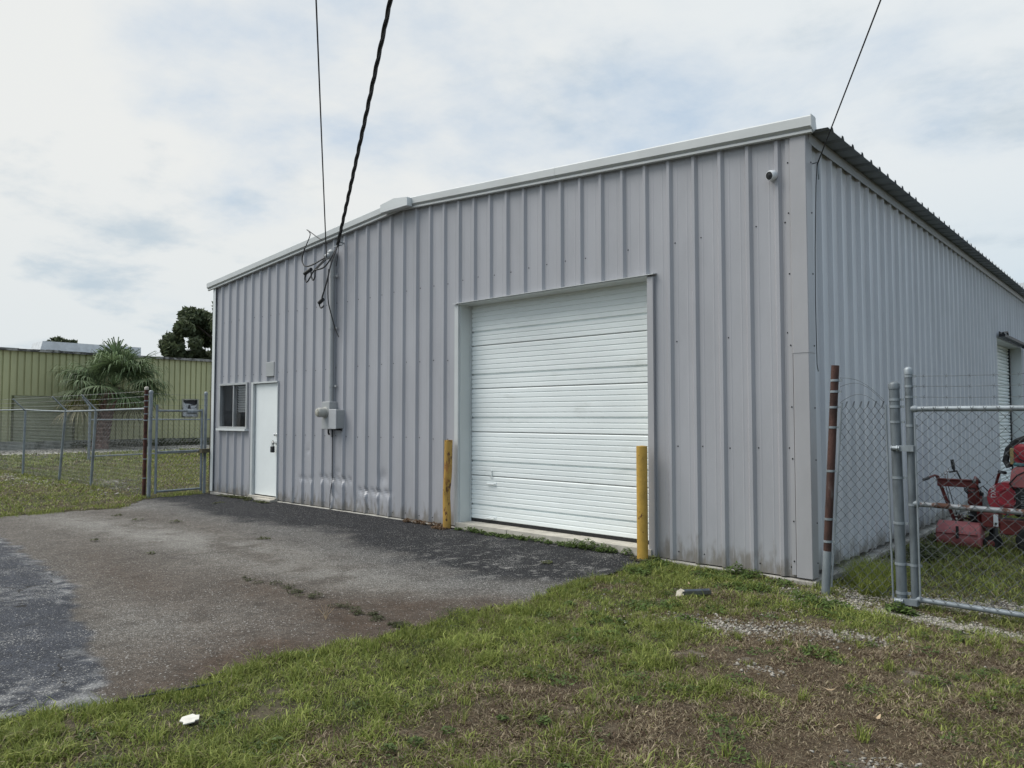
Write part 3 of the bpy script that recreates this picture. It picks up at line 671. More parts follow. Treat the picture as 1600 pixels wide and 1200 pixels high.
# ---- side roll-up door, recessed, with a dark hood over it
sd = MB().box(-.30, -.28, 9.9, 12.98, .0, 3.15).build('side_door', 'white', bld)
for k in range(40):
    z = .04+k*.0765
    mb = MB(); mb.extrude([(-.28, z), (-.245, z+.012), (-.238, z+.038), (-.245, z+.064), (-.28, z+.0755)], 'y', 9.94, 12.86); mb.build('slat', 'door_white', sd)
MB().box(-.28, -.22, 12.862, 12.93, .0, 3.1).build('door_track', 'black', sd)
mb = MB(); mb.box(-.28, -.004, 12.94, 12.955, .0, 3.098); mb.box(-.28, -.004, 9.925, 9.94, 0, 3.098); mb.box(-.28, -.004, 9.942, 12.938, 3.085, 3.10); mb.build('door_jamb', 'trim_light', bld)
MB().box(-.30, .06, 9.95, 12.93, -.3, .03).build('door_sill', 'sill', bld)
hd = MB(); hd.box(.036, .14, 9.90, 13.0, 3.105, 3.16); hd.box(.036, .05, 9.90, 13.0, 3.16, 3.21); hd.tube([(.10, 9.94, 3.18), (.13, 10.2, 3.22), (.12, 10.35, 3.17)], .02, 6); hd.build('door_hood', 'black', bld)
ch = MB(); ch.tube([(.16, 12.62, 3.09), (.16, 12.62, 2.35)], .012, 6); ch.box(.10, .2, 12.2, 13.1, 3.04, 3.085); ch.build('hood_bracket', 'black', bld)
# ---- fasteners (rows of screw heads): too small to pick apart
mb = MB()
def screw(p, ax, r=.0085, h=.006):
    mb._lathe(Vector(p), Vector(ax), [(0, r), (h, r*.7)], 6)
for k in range(0, 42):
    x = RIB0-k*PITCHR+.068
    for z in (.09, 1.22, 2.35, 3.45):
        if -4.9 < x < -1.7 and z < 3.1 or -12 < x < -9.6 and z < 2.3 or x < -W+.1: continue
        if random.random() < .9: screw((x+random.uniform(-.006, .006), -.0005, z+random.uniform(-.012, .012)), (0, -1, 0))
for z in (.12, .5, 1.1, 1.6, 2.2, 2.9, 3.5, 4.0):
    screw((.008 if z < 2.15 else .012, .08, z+.02), (1, 0, 0)); screw((-.172, -.030, z+.03), (0, -1, 0))
for k in range(40):
    y = SR0+k*PITCHR+.07
    for z in (.13, 1.25, 2.4, 3.5):
        if not (9.8 < y < 13 and z < 3.2): screw((-.0355, y, z+random.uniform(-.01, .01)), (1, 0, 0))
tag(mb.build('screw_heads', 'rubber', bld), kind='stuff')
# seam marks: door side cover plate above entrance
mp = MB().cbox(-10.03, -9.75, -.05, -.03, 2.29, 2.56, .006).build('cover_plate', 'util', None)
tag(mp, 'small grey cover plate on the wall above the white entrance door', 'plate')

# ------------------------------------------------------------------ rear white building seen over the roof
wb = thing('white_metal_building', (-4, 23, -.05), 'white horizontally ribbed building showing over the far end of the roof', 'building')
mb = MB(); mb.box(-14, 6, 21, 30, -.1, 5.0); mb.build('wall', 'white_build', wb)
for k in range(9):
    z = 4.45+k*.13
    MB().extrude([(20.96, z), (20.90, z+.03), (20.90, z+.09), (20.96, z+.12)], 'x', -14.05, 6.05).build('siding_board', 'white_build', wb)
MB().box(-14.2, 6.2, 20.8, 30.2, 5.62, 5.78).build('roof', 'roof_white', wb)
MB().box(-14, 6, 20.99, 30, 5.0, 5.62).build('parapet', 'white_build', wb)

# ------------------------------------------------------------------ bollards
def bollard(x, y, z0, z1, r, m, label, rusty):
    t = thing('bollard', (x, y, z0), label, 'bollard', 'steel bollards beside the roll door')
    mb = MB(); n = 20; ks = 22; vs = []
    for k in range(ks+1):
        f = k/ks; z = z0-.1+(z1-z0+.1)*f
        ox = oy = 0; sq = 1.
        if rusty:
            ox = .025*f-.022*math.exp(-((f-.42)/.16)**2); sq = 1-.22*math.exp(-((f-.42)/.13)**2)
        for j in range(n):
            a = 2*math.pi*j/n; rr = r*(1+.05*rusty*math.sin(3*a+f*9)*math.exp(-((f-.1)/.2)**2))
            vs.append((x+ox+rr*math.cos(a)*sq, y+oy+rr*math.sin(a), z))
    fs = [(i*n+j, i*n+(j+1) % n, (i+1)*n+(j+1) % n, (i+1)*n+j) for i in range(ks) for j in range(n)]
    mb.add(vs, fs); mb.build('pipe', m, t, True)
    mb = MB(); top = [v for v in vs[-n:]]
    mb.add(top+[(v[0]*.12+.88*(sum(q[0] for q in top)/n), v[1]*.12+.88*(sum(q[1] for q in top)/n), v[2]-.012 if rusty else v[2]+.006) for v in top], [(j, (j+1) % n, n+(j+1) % n, n+j) for j in range(n)]+[tuple(range(n, 2*n))])
    mb.build('cap', m, t)
    mb = MB(); mb._lathe(Vector((x, y, z0-.03)), Vector((0, 0, 1)), [(0, r*1.35), (.018, r*1.2), (.028, r*1.0)], 14); mb.build('footing', 'rust', t)
bollard(-4.93, -.155, .01, 1.215, .057, 'yellow_rusty', 'leaning dented yellow bollard eaten by rust left of the roll door', 1)
bollard(-1.76, -.20, .0, 1.215, .060, 'yellow', 'straight yellow bollard with few rust spots right of the roll door', 0)

# ------------------------------------------------------------------ electrical service on the wall
mt = thing('meter_box', (-7.90, -.08, 1.55), 'grey electric meter box with round glass meter on the front wall', 'meter')
MB().cbox(-8.02, -7.79, -.155, -.002, 1.33, 1.79, .008).build('enclosure', 'util', mt)
mb = MB(); mb._lathe(Vector((-7.915, -.150, 1.61)), Vector((0, -1, 0)), [(0, .095), (.015, .095), (.02, .082), (.13, .080), (.15, .072), (.152, .066)], 22); mb.build('meter_body', 'meter', mt, True)
mb = MB(); mb._lathe(Vector((-7.915, -.300, 1.61)), Vector((0, -1, 0)), [(0, .062), (.012, .058), (.02, .04), (.022, .01)], 22); mb.build('meter_face', 'meter_face', mt, True)
mb = MB(); mb.tube([(-7.97, -.05, 1.33), (-7.97, -.05, 1.27), (-7.975, -.03, 1.24)], .016, 8); mb.tube([(-7.86, -.05, 1.33), (-7.86, -.05, 1.20)], .012, 8); mb.build('cable_gland', 'black', mt)
br = thing('breaker_box', (-7.65, -.08, 1.5), 'pale grey breaker box right beside the round electric meter', 'breaker box')
MB().cbox(-7.765, -7.565, -.165, -.002, 1.345, 1.655, .010).build('enclosure', 'util', br)
MB().cbox(-7.772, -7.558, -.185, -.167, 1.338, 1.662, .006).build('cover', 'util_light', br)
mb = MB(); mb.box(-7.70, -7.62, -.13, -.05, 1.315, 1.345); mb.tube([(-7.60, -.06, 1.345), (-7.6, -.05, 1.31)], .014, 8); mb.build('conduit_hub', 'black', br)
gw = MB(); gw.tube([(-7.86, -.045, 1.2), (-7.865, -.042, .9), (-7.855, -.042, .5), (-7.90, -.05, .25), (-7.92, -.04, .0)], .006, 6)
tag(gw.build('ground_wire', 'cable', None), 'thin ground wire running down the wall below the meter box', 'wire')
ms = thing('service_mast', (-7.87, -.07, 1.79), 'grey conduit mast rising from the meter box to the roof edge', 'conduit')
mb = MB(); mb.tube([(-7.87, -.075, 1.78), (-7.87, -.075, 4.18)], .036, 14); mb.build('conduit', 'util', ms, True)
for z in (2.05, 3.02, 3.9):
    mb = MB(); mb.tube([(-7.87, -.075, z-.02), (-7.87, -.075, z+.02)], .041, 14); mb.box(-7.97, -7.77, -.045, -.036, z-.02, z+.02); mb.build('strap', 'util', ms)
mb = MB(); mb._lathe(Vector((-7.87, -.075, 4.16)), Vector((0, -.15, 1)), [(0, .05), (.05, .055), (.1, .075), (.15, .07), (.19, .03)], 14); mb.tube([(-7.87, -.10, 4.26), (-7.90, -.20, 4.20)], [.06, .045], 10); mb.build('weather_head', 'util', ms, True)
hk = MB(); hk.tube([(-7.60, -.04, 4.42), (-7.60, -.13, 4.43), (-7.60, -.15, 4.37)], .012, 6); hk.tube([(-7.72, -.14, 4.36), (-7.48, -.15, 4.36)], .010, 6)
hk.build('drop_bracket', 'galv', ms)
for nm, pts, r_ in (('service_lead', [(-7.90,-.20,4.20),(-8.05,-.34,4.08),(-8.25,-.36,4.08),(-8.38,-.34,4.22),(-8.33,-.32,4.40)], .013),
                    ('service_lead', [(-8.33,-.32,4.40),(-8.20,-.30,4.62),(-8.30,-.30,4.72),(-8.0,-.28,4.54),(-7.9,-.27,4.49)], .008),
                    ('service_lead', [(-7.90,-.21,4.17),(-8.00,-.34,3.98),(-8.10,-.36,3.86),(-8.19,-.36,3.80),(-8.25,-.36,3.87),(-8.20,-.36,3.95),(-8.12,-.36,3.98)], .013),
                    ('service_lead', [(-7.88,-.20,4.16),(-7.95,-.34,3.98),(-7.95,-.36,3.86),(-8.0,-.36,3.81),(-8.05,-.36,3.87),(-8.07,-.36,3.97)], .013),
                    ('service_lead', [(-7.60,-.16,4.36),(-7.63,-.26,4.15),(-7.74,-.32,4.00),(-7.95,-.36,3.97)], .013),
                    ('service_lead', [(-7.60,-.16,4.36),(-7.60,-.28,4.05),(-7.66,-.32,3.75),(-7.80,-.30,3.55),(-7.88,-.28,3.47)], .013),
                    ('service_lead', [(-7.59,-.15,4.36),(-7.50,-.22,4.2),(-7.55,-.22,4.0)], .006),
                    ('service_lead', [(-7.88,-.28,3.47),(-7.93,-.28,3.40),(-7.88,-.28,3.34),(-7.8,-.28,3.37)], .012),
                    ('service_lead', [(-7.84,-.17,4.0),(-7.80,-.2,3.5),(-7.76,-.15,3.2),(-7.72,-.1,2.98),(-7.66,-.08,2.86)], .010)):
    # rounded by subdividing with Catmull-Rom
    P = [Vector(p) for p in pts]; out = []
    for i in range(len(P)-1):
        p0, p1, p2, p3 = P[max(i-1, 0)], P[i], P[i+1], P[min(i+2, len(P)-1)]
        for k in range(6):
            t = k/6; out.append(.5*((2*p1)+(p2-p0)*t+(2*p0-5*p1+4*p2-p3)*t*t+(3*p1-p0-3*p2+p3)*t**3))
    out.append(P[-1]); MB().tube(out, r_, 6).build(nm, 'cable', ms, True)
for p, a in (((-8.16, -.36, 3.97), 1), ((-7.88, -.28, 3.45), .6)):
    q = Vector(p); MB().tube([q+Vector((-.10*a, 0, -.02)), q+Vector((.10*a, 0, .03))], .032, 8).build('splice', 'black', ms, True)
# overhead lines, running from the wall out over the place where the photographer stands
def sagline(A, B, sag, n=40):
    A, B = Vector(A), Vector(B); return [A.lerp(B, t/n)-Vector((0, 0, 4*sag*(t/n)*(1-t/n))) for t in range(n+1)]
def overhead(name, A, P, sag, k, r, label, twist=False):
    A, P = Vector(A), Vector(P); B = A+(P-A)*k+Vector((0, 0, 4*sag*(1/k)*(1-1/k)*k))
    L = sagline(A, B, sag, 60)
    t = thing(name, A, label, 'cable')
    if not twist:
        MB().tube(L, r, 6).build('wire', 'cable', t, True)
    else:
        pts = sagline(A, B, sag, 420); d = (B-A).normalized(); u = d.cross(Vector((0, 0, 1))).normalized(); v = d.cross(u)
        for c in range(3):
            q = []
            s = 0.
            for i, p in enumerate(pts):
                s = (p-A).length; a = 2*math.pi*(s/.85+c/3); q.append(p+(u*math.cos(a)+v*math.sin(a))*r*1.1)
            MB().tube(q, r, 5).build('strand', 'cable', t, True)
    return t
overhead('telephone_wire', (-7.86, -.2, 4.2), (-4.114, -2.844, 6.), .2, 3.2, .009, 'thin black wire dropping from the sky to the conduit mast')
overhead('power_line', (-7.6, -.16, 4.38), (-3.524, -2.309, 6.), .3, 3.2, .0135, 'thick twisted black power cable dropping to the conduit mast', True)
rw = overhead('telephone_wire', (.055, .13, 4.0), (1.02, -1.204, 4.7), .02, 3.2, .0065, 'single black wire running from the sky to the roof corner')
mb = MB(); mb.tube([(-.02, .13, 4.02), (.065, .13, 4.02), (.065, .13, 3.90), (.06, .15, 3.86), (.055, .17, 3.92), (.055, .16, 4.0)], .007, 6); mb.build('wire_hook', 'galv', rw)
mb = MB(); mb.tube([(.055, .13, 4.0), (.03, .16, 3.8), (.0, .19, 3.2), (-.01, .20, 2.7), (-.005, .19, 2.3), (-.01, .21, 2.05), (-.005, .225, 1.98)], .004, 6); mb.build('down_lead', 'cable', rw)

# ------------------------------------------------------------------ security camera
sc = thing('security_camera', (-.33, -.03, 3.93), 'small white dome security camera near the top right wall corner', 'camera')
mb = MB(); mb._lathe(Vector((-.315, 0, 3.935)), Vector((0, -1, 0)), [(0, .055), (.02, .056), (.035, .05), (.04, .03)], 20); mb.build('mount', 'cam_white', sc, True)
ca = Vector((-.30, -.9, -.22)).normalized(); c0 = Vector((-.315, -.055, 3.93))
mb = MB(); mb._lathe(c0-ca*.04, ca, [(0, .02), (.012, .042), (.03, .05), (.075, .050), (.088, .045)], 20); mb.build('housing', 'cam_white', sc, True)
mb = MB(); mb._lathe(c0+ca*.046, ca, [(0, .040), (.006, .038), (.007, .018), (.012, .015)], 20); mb.build('lens', 'black', sc, True)

# ------------------------------------------------------------------ fences
def chain(mb, A, B, z0, z1, px=.044, hz=.047, r=.0018, n=4, bow=0., wobz=0.):
    A, B = Vector((A[0], A[1], 0)), Vector((B[0], B[1], 0)); L = (B-A).length; d = (B-A)/L; nn = Vector((-d.y, d.x, 0))
    k = max(1, int(round(L/px))); p = L/k; m = int((z1-z0)/hz)
    for i in range(k):
        pts = []
        for j in range(m+1):
            s = (i+((i+j) % 2))*p; z = z0+j*hz
            off = (.003 if (i+j) % 2 else -.003)+bow*math.sin(math.pi*min(1, s/L))*math.sin(math.pi*j/m)
            pts.append(A+d*(s+(.004 if (i+j) % 2 == 1 else -.004))+nn*off+Vector((0, 0, z+wobz*math.sin(s*2.3))))
        e = pts[-1]+Vector((0, 0, .035))+d*(.015 if i % 2 else -.015); pts.append(e)
        mb.tube(pts, r, n, False)
def barbed(mb, pts, r=.0022, step=.13):
    P = [Vector(p) for p in pts]; mb.tube(P, r, 4, False)
    for a, b in zip(P[:-1], P[1:]):
        L = (b-a).length; k = int(L/step)
        for i in range(k):
            q = a.lerp(b, (i+.5)/max(k, 1)); mb.tube([q+Vector((.006, 0, .016)), q-Vector((.006, 0, .016))], r*.8, 3, False); mb.tube([q+Vector((-.012, .004, .012)), q+Vector((.012, -.004, -.012))], r*.8, 3, False)
def post(parent, a, b, r, m, name='post', cap=None, bands=(), n=14, label=None):
    a, b = Vector(a), Vector(b)
    o = MB().tube([a, a.lerp(b, .5), b], r, n).build(name, m, parent, True)
    if label: o['label'] = label
    if cap:
        d = (b-a).normalized(); MB()._lathe2 if False else None
        mb = MB(); mb._lathe(b-d*.03, d, [(0, r*1.12), (.04, r*1.14), (.055, r*.9), (.065, r*.4)], n); mb.build('cap', cap, o, True)
    for z in bands:
        t = (z-a.z)/(b.z-a.z); q = a.lerp(b, t); mb = MB(); mb.tube([q-Vector((0, 0, .010)), q+Vector((0, 0, .010))], r*1.13, n); mb.box(q.x+r*1.0, q.x+r*1.0+.03, q.y-.006, q.y+.006, q.z-.010, q.z+.010); mb.build('tension_band', 'galv', o, True)
    return o
YF = -.30
# narrow panel between the building corner and the gate
fp = thing('fence_panel', (.5, YF, -.05), 'narrow chain link panel with a leaning rusty post at the building corner', 'fence')
a0, a1 = Vector((.197, YF, -.25)), Vector((.332, YF, 1.995))
post(fp, a0.lerp(a1, .25), a1, .034, 'rust', label='rusty leaning post', bands=(1.86, 1.76, 1.62, 1.44, 1.05, .62, .42), n=10)
MB().tube([a0, a0.lerp(a1, .26)], .036, 10).build('post_foot', 'galv', fp, True)
g1 = post(fp, (.838, YF, -.2), (.812, YF, 1.80), .041, 'galv_post', cap='galv_post', bands=(1.68, 1.62, 1.49, 1.02, .64, .30, .06))
mb = MB(); mb.tube([(.383, YF, 1.66), (.262, YF, .02)], .008, 6); mb.tube([(.742, YF, 1.64), (.768, YF, .0)], .008, 6); mb.build('tension_bar', 'galv', fp)
mb = MB()
k = 5
for i in range(12):
    pts = []
    for j in range(36):
        z = .02+j*.046; f = j/35; xl = .272+.112*f; xr = .765-.02*f
        s = (i+((i+j) % 2))/12; pts.append((xl+(xr-xl)*s+(.003 if (i+j) % 2 else -.003), YF+.02*math.sin(3*s)*math.sin(math.pi*f)+(.003 if (i+j) % 2 else -.003), z))
    pts.append((pts[-1][0]+.014, YF, pts[-1][2]+.04)); mb.tube(pts, .0024, 4, False)
mb.build('chain_link_mesh', 'wire', fp)
mb = MB()
for za, zb, up in ((1.88, 1.68, .06), (1.80, 1.66, .09), (1.66, 1.60, .10)):
    barbed(mb, [(.37+(.36)*t, YF-.01, za+(zb-za)*t+up*math.sin(math.pi*t)) for t in np.linspace(0, 1, 9)], .0016, .12)
mb.build('barbed_wire', 'wire', fp)
# gate on the right
gt = thing('vehicle_gate', (.93, YF, -.05), 'wide chain link gate with pipe frame in front of the red machines', 'gate')
XE = 4.3
post(gt, (.936, YF, -.02), (.924, YF, 1.92), .030, 'galv_post', 'gate_stile', cap='galv', bands=(1.875, 1.79, 1.70, 1.46, .80, .30))
post(gt, (XE, YF, -.02), (XE, YF, 1.92), .030, 'galv', 'gate_stile', cap='galv')
for z, m, n_ in ((1.60, 'galv', 'top_rail'), (.81, 'galv_rust', 'middle_rail'), (.022, 'galv', 'bottom_rail')):
    o = MB().tube([(.955, YF, z), (2.4, YF, z-(.012 if z < 1 and z > .5 else 0)), (XE-.03, YF, z)], .0225, 12).build(n_, m, gt, True)
    mb = MB(); mb._lathe(Vector((.94, YF, z)), Vector((1, 0, 0)), [(0, .030), (.035, .030), (.05, .024)], 12); mb.build('rail_end', 'galv', o, True)
mb = MB(); chain(mb, (.985, YF-.028), (XE-.04, YF-.028), .03, 1.60, r=.0024, bow=.012); mb.build('chain_link_mesh', 'wire', gt)
mb = MB(); mb.tube([(.982, YF-.03, .03), (.972, YF-.03, 1.52)], .007, 6); mb.build('tension_bar', 'galv', gt)
mb = MB()
for z in (1.875, 1.79, 1.70): barbed(mb, [(.955+.1*i*3.3, YF, z-.012*math.sin(i*.9)) for i in range(11)], .0017)
mb.build('barbed_wire', 'wire', gt)
for z in (1.27, .0):
    mb = MB(); mb.box(.84, .96, YF-.058, YF-.05, z-.025, z+.025); mb.box(.90, .965, YF-.05, YF+.035, z-.026, z+.026); mb.tube([(.80, YF-.055, z), (.86, YF-.06, z)], .020, 10); mb.tube([(.795, YF-.055, z), (.80, YF-.055, z)], .026, 6); mb.tube([(.835, YF-.06, z), (.845, YF-.06, z)], .027, 6); mb.build('hinge', 'galv', gt, True)
# left fence along the lawn
YL = -1.15
lf = thing('lawn_fence', (-16, YL, -.05), 'long chain link fence with slanted barbed wire arms on the left lawn', 'fence')
PX = [(-24.2, -24.1), (-20.93, -20.85), (-17.92, -17.52), (-15.70, -15.48)]
for xb, xt in PX:
    o = post(lf, (xb, YL, -.2), (xt, YL, 1.71), .030, 'galv')
    MB().tube([(xt, YL, 1.70), (xt-.01, YL-.30, 2.03)], .018, 6).build('barb_arm', 'galv', o)
post(lf, (-12.72, YL, -.15), (-12.70, YL, 2.11), .036, 'rust_red', cap='sill', bands=(1.98, 1.86, 1.74, 1.60, 1.47, 1.10, .70, .32), label='red rusty end post')
MB().tube([(-26, YL, 1.74), (-24.1, YL, 1.74), (-20.85, YL, 1.735), (-19.4, YL, 1.70), (-17.52, YL, 1.67), (-15.48, YL, 1.68), (-12.73, YL, 1.70)], .022, 10).build('top_rail', 'galv', lf, True)
mb = MB(); chain(mb, (-26, YL), (-12.76, YL), .0, 1.68, px=.048, r=.0024, n=3, bow=.05); mb.build('chain_link_mesh', 'wire_pale', lf)
mb = MB()
for f, zr in ((.33, 1.84), (.66, 1.95), (.98, 2.05)):
    barbed(mb, [(-26, YL-.3*f, 1.71+.33*f)]+[(xt, YL-.30*f, 1.70+.33*f) for _, xt in PX]+[(-14., YL-.15*f, 1.70+.34*f), (-12.74, YL, zr)], .003, .16)
mb.build('barbed_wire', 'wire_pale', lf)
# pedestrian gate at the left corner of the building
pg = thing('pedestrian_gate', (-12.42, -.6, -.05), 'narrow pipe frame chain link gate left of the building', 'gate')
XG = -12.42
post(pg, (XG, -1.05, .02), (XG, -1.05, 1.78), .024, 'galv', 'gate_stile'); post(pg, (XG, -.14, .02), (XG, -.14, 1.70), .024, 'galv', 'gate_stile')
for z, n_, r_ in ((.06, 'bottom_rail', .022), (.84, 'middle_rail', .022), (1.66, 'top_rail', .022)): MB().tube([(XG, -1.03, z), (XG, -.16, z+.004)], r_, 10).build(n_, 'galv', pg, True)
MB().tube([(XG, -.46, 1.64), (XG, -.26, 1.64)], .05, 10).build('wrapped_pipe', 'galv', pg, True)
mb = MB(); chain(mb, (XG+.02, -1.03), (XG+.02, -.16), .08, 1.66, px=.040, r=.0024, n=3); mb.build('chain_link_mesh', 'wire_pale', pg)
mb = MB()
for z in (1.78, 1.90, 2.0): barbed(mb, [(XG, -1.1, z), (XG, -.55, z-.02), (XG, -.05, z)], .0022)
mb.build('barbed_wire', 'wire_pale', pg)
mb = MB(); mb.box(-12.5, -12.25, -.20, -.02, .80, .88); mb.tube([(XG, -.15, .84), (XG, .0, .84)], .012, 6); mb.build('latch', 'post_dark', pg)
h1 = thing('gate_post', (-12.46, -1.17, -.05), 'galvanised gate post right beside the red rusty fence post', 'post')
post(h1, (-12.46, -1.16, -.15), (-12.45, -1.16, 2.03), .036, 'galv', 'pipe', cap='galv', bands=(1.55, .80, .2))
h2 = thing('gate_post', (-12.46, -.04, -.05), 'slim galvanised latch post of the narrow gate near the building', 'post')
post(h2, (-12.46, -.05, -.15), (-12.45, -.05, 2.03), .032, 'galv', 'pipe', cap='galv', bands=(2.0, 1.9, 1.78))
h3 = thing('wall_post', (-12.27, .02, -.05), 'dark weathered post standing against the left end of the wall', 'post')
MB().cbox(-12.31, -12.235, -.03, .04, -.2, 2.06, .006).build('timber', 'post_dark', h3)
MB().box(-12.32, -12.225, -.04, .05, 2.062, 2.085).build('cap', 'post_dark', h3)
# fence far behind the lawn
rf = thing('back_fence', (-27, 2.4, -.05), 'low pipe railed chain link fence across the far lane', 'fence')
A, B = Vector((-27.0, 2.45, 0)), Vector((-28.6, 13.0, 0))
for t in (0, 1.):
    q = A.lerp(B, t); o = post(rf, (q.x, q.y, -.2), (q.x, q.y, 1.9 if t == 0 else 1.45), .045, 'galv')
    if t == 0: MB().tube([(q.x, q.y, 1.9), (q.x, q.y-.25, 2.25)], .03, 6).build('barb_arm', 'galv', o)
for z, n_ in ((1.44, 'top_rail'), (.10, 'bottom_rail')): MB().tube([(A.x, A.y, z), (B.x, B.y, z)], .028, 8).build(n_, 'galv', rf, True)
mb = MB(); chain(mb, A, B, .1, 1.44, px=.07, hz=.07, r=.0022, n=3); mb.build('chain_link_mesh', 'wire_pale', rf)

# ------------------------------------------------------------------ red machines in the yard
ma = thing('walk_behind_machine', (.54, 3.5, -.1), 'rusty red walk behind machine with a pink drum and handlebar', 'machine')
cy, cz, rr = 3.48, .062, .165
prof = [(cy+rr*math.cos(a), cz+rr*math.sin(a)) for a in np.linspace(0, 2*math.pi, 29)[:-1]]
mb = MB(); mb._lathe(Vector((.305, cy, cz)), Vector((1, 0, 0)), [(-.012, rr*.5), (-.010, rr*.86), (.004, rr*.97), (.02, rr), (.44, rr), (.456, rr*.97), (.470, rr*.86), (.472, rr*.5)], 32); mb.build('drum', 'red_pink', ma, True)
lid = [(cy+(rr+.006)*math.cos(a), cz+(rr+.006)*math.sin(a)) for a in np.linspace(R(35), R(168), 14)]
lid += [(cy+(rr+.001)*math.cos(a), cz+(rr+.001)*math.sin(a)) for a in np.linspace(R(168), R(35), 14)]
MB().extrude(lid, 'x', .312, .758).build('drum_lid', 'red_pink', ma, True)
MB().box(.312, .758, cy-rr-.014, cy-rr+.004, cz+.030, cz+.038).build('lid_hinge', 'red_dark', ma)
MB().cbox(.525, .553, cy-rr-.026, cy-rr+.01, cz-.02, cz+.13, .004).build('latch', 'engine', ma)
for xa, xb, nm in ((.315, .455, 'arm'), (.735, .725, 'arm')):
    mb = MB(); mb.tube([(xb, 3.62, .20), (xa, 3.40, .79)], .022, 4); mb.build(nm, 'red_dark', ma)
mb = MB(); mb.cbox(.315, .735, 3.385, 3.43, .665, .745, .006); mb.cbox(.31, .74, 3.37, 3.46, .746, .762, .004); mb.build('crossbar', 'red_dark', ma)
for x, dx in ((.315, -.075), (.735, .02)):
    MB().tube([(x, 3.40, .79), (x+dx*.2, 3.34, .80), (x+dx, 3.18, .765)], .014, 8).build('handlebar', 'red_dark', ma, True)
    MB().tube([(x+dx*.75, 3.22, .772), (x+dx*1.2, 3.13, .755)], .02, 8).build('grip', 'black', ma, True)
mb = MB(); mb.tube([(.56, 3.5, .74), (.52, 3.46, .86), (.44, 3.44, .84)], .011, 6); mb.tube([(.50, 3.46, .845), (.485, 3.45, .90)], .013, 6); mb.build('control_lever', 'engine', ma)
mb = MB(); mb.tube([(.49, 3.45, .88), (.475, 3.44, 1.0)], .02, 8); mb.build('lever_grip', 'black', ma)
for x, z in ((.40, .81), (.425, .84)):
    mb = MB(); mb.tube([(x, 3.42, .75), (x, 3.42, z)], .006, 6); mb._lathe(Vector((x, 3.42, z)), Vector((0, 0, 1)), [(0, .008), (.012, .018), (.026, .016), (.034, .006)], 10); mb.build('knob', 'chrome', ma, True)
mb = MB(); mb.tube([(.40, 3.43, .67), (.45, 3.62, .2)], .005, 5); mb.tube([(.43, 3.43, .67), (.50, 3.62, .2)], .005, 5); mb.tube([(.60, 3.42, .66), (.66, 3.38, .60), (.72, 3.5, .62)], .006, 5); mb.build('control_rod', 'engine', ma)
mb = MB(); mb.cbox(.60, .82, 3.72, 4.05, .16, .50, .02); mb.cbox(.63, .76, 3.64, 3.74, .28, .60, .015); mb.tube([(.66, 3.7, .60), (.66, 3.7, .70), (.72, 3.72, .73)], .03, 8)
for k in range(6): mb.box(.585, .835, 3.70, 4.0, .22+k*.045, .235+k*.045)
mb.build('engine', 'engine', ma)
mb = MB(); mb._lathe(Vector((.69, 3.66, .48)), Vector((0, -1, 0)), [(0, .09), (.03, .09), (.05, .06), (.055, .02)], 18); mb.cbox(.60, .68, 3.60, 3.66, .44, .62, .01); mb.build('recoil_cover', 'red_dark', ma, True)
mb = MB(); mb.box(.40, .80, 3.55, 4.1, .13, .17); mb.build('chassis', 'red_dark', ma)
mb = MB(); mb.tube([(.40, 3.60, .20), (.80, 3.60, .20)], .012, 6); mb.tube([(.42, 3.63, .27), (.62, 3.66, .25)], .012, 6); mb.build('axle_rod', 'rust', ma)
for x in (.36, .80):
    mb = MB(); mb._lathe(Vector((x, 4.05, .04)), Vector((1, 0, 0)), [(-.03, .08), (-.03, .13), (-.015, .145), (.015, .145), (.03, .13), (.03, .08)], 18); mb.build('wheel', 'rubber', ma, True)

for k_, (pts_, r_, m_) in enumerate((([(.62, 3.62, .55), (.58, 3.55, .62), (.62, 3.48, .66)], .008, 'black'), ([(.70, 3.58, .62), (.78, 3.56, .68), (.84, 3.6, .60), (.83, 3.66, .42)], .009, 'black'), ([(.80, 3.6, .30), (.86, 3.55, .40), (.84, 3.55, .52)], .012, 'rubber'), ([(.48, 3.6, .22), (.56, 3.58, .32), (.66, 3.6, .30)], .007, 'galv'), ([(.74, 3.42, .70), (.77, 3.46, .62), (.74, 3.55, .52)], .006, 'black'))):
    MB().tube(pts_, r_, 6).build('hose', m_, ma, True)
mb = MB(); mb.cbox(.76, .85, 3.60, 3.70, .40, .56, .012); mb.build('carburettor', 'galv', ma)
mb = MB(); mb._lathe(Vector((.64, 3.70, .60)), Vector((0, 0, 1)), [(0, .06), (.02, .066), (.07, .066), (.085, .05), (.09, .02)], 16); mb.build('fuel_cap', 'galv_rust', ma, True)
mb = MB(); mb._lathe(Vector((.50, 3.60, .26)), Vector((1, 0, 0)), [(0, .05), (.012, .055), (.016, .04), (.03, .04), (.034, .055), (.046, .05)], 16); mb.build('pulley', 'rust', ma, True)
for x_ in (.33, .41, .49, .59, .67, .74): 
    mb = MB(); mb._lathe(Vector((x_, cy-rr-.004, cz+.062)), Vector((0, -1, .3)), [(0, .008), (.008, .006)], 6); mb.build('bolt', 'galv', ma)
mbm = thing('leaf_blower', (1.15, 3.6, -.1), 'red wheeled blower with round fan housing and black engine behind the gate', 'machine')
vol = []
for k in range(25):
    a = R(-100+k*14.2); r_ = .17+.0035*k; vol.append((1.03+r_*math.cos(a+math.pi), .57+r_*math.sin(a+math.pi)))
mb = MB(); mb.extrude(vol, 'y', 3.46, 3.72); mb.build('fan_housing', 'red', mbm, True)
mb = MB(); mb._lathe(Vector((1.04, 3.462, .57)), Vector((0, -1, 0)), [(0, .12), (.02, .115), (.02, .09), (.004, .085)], 20); mb.build('housing_ring', 'red', mbm, True)
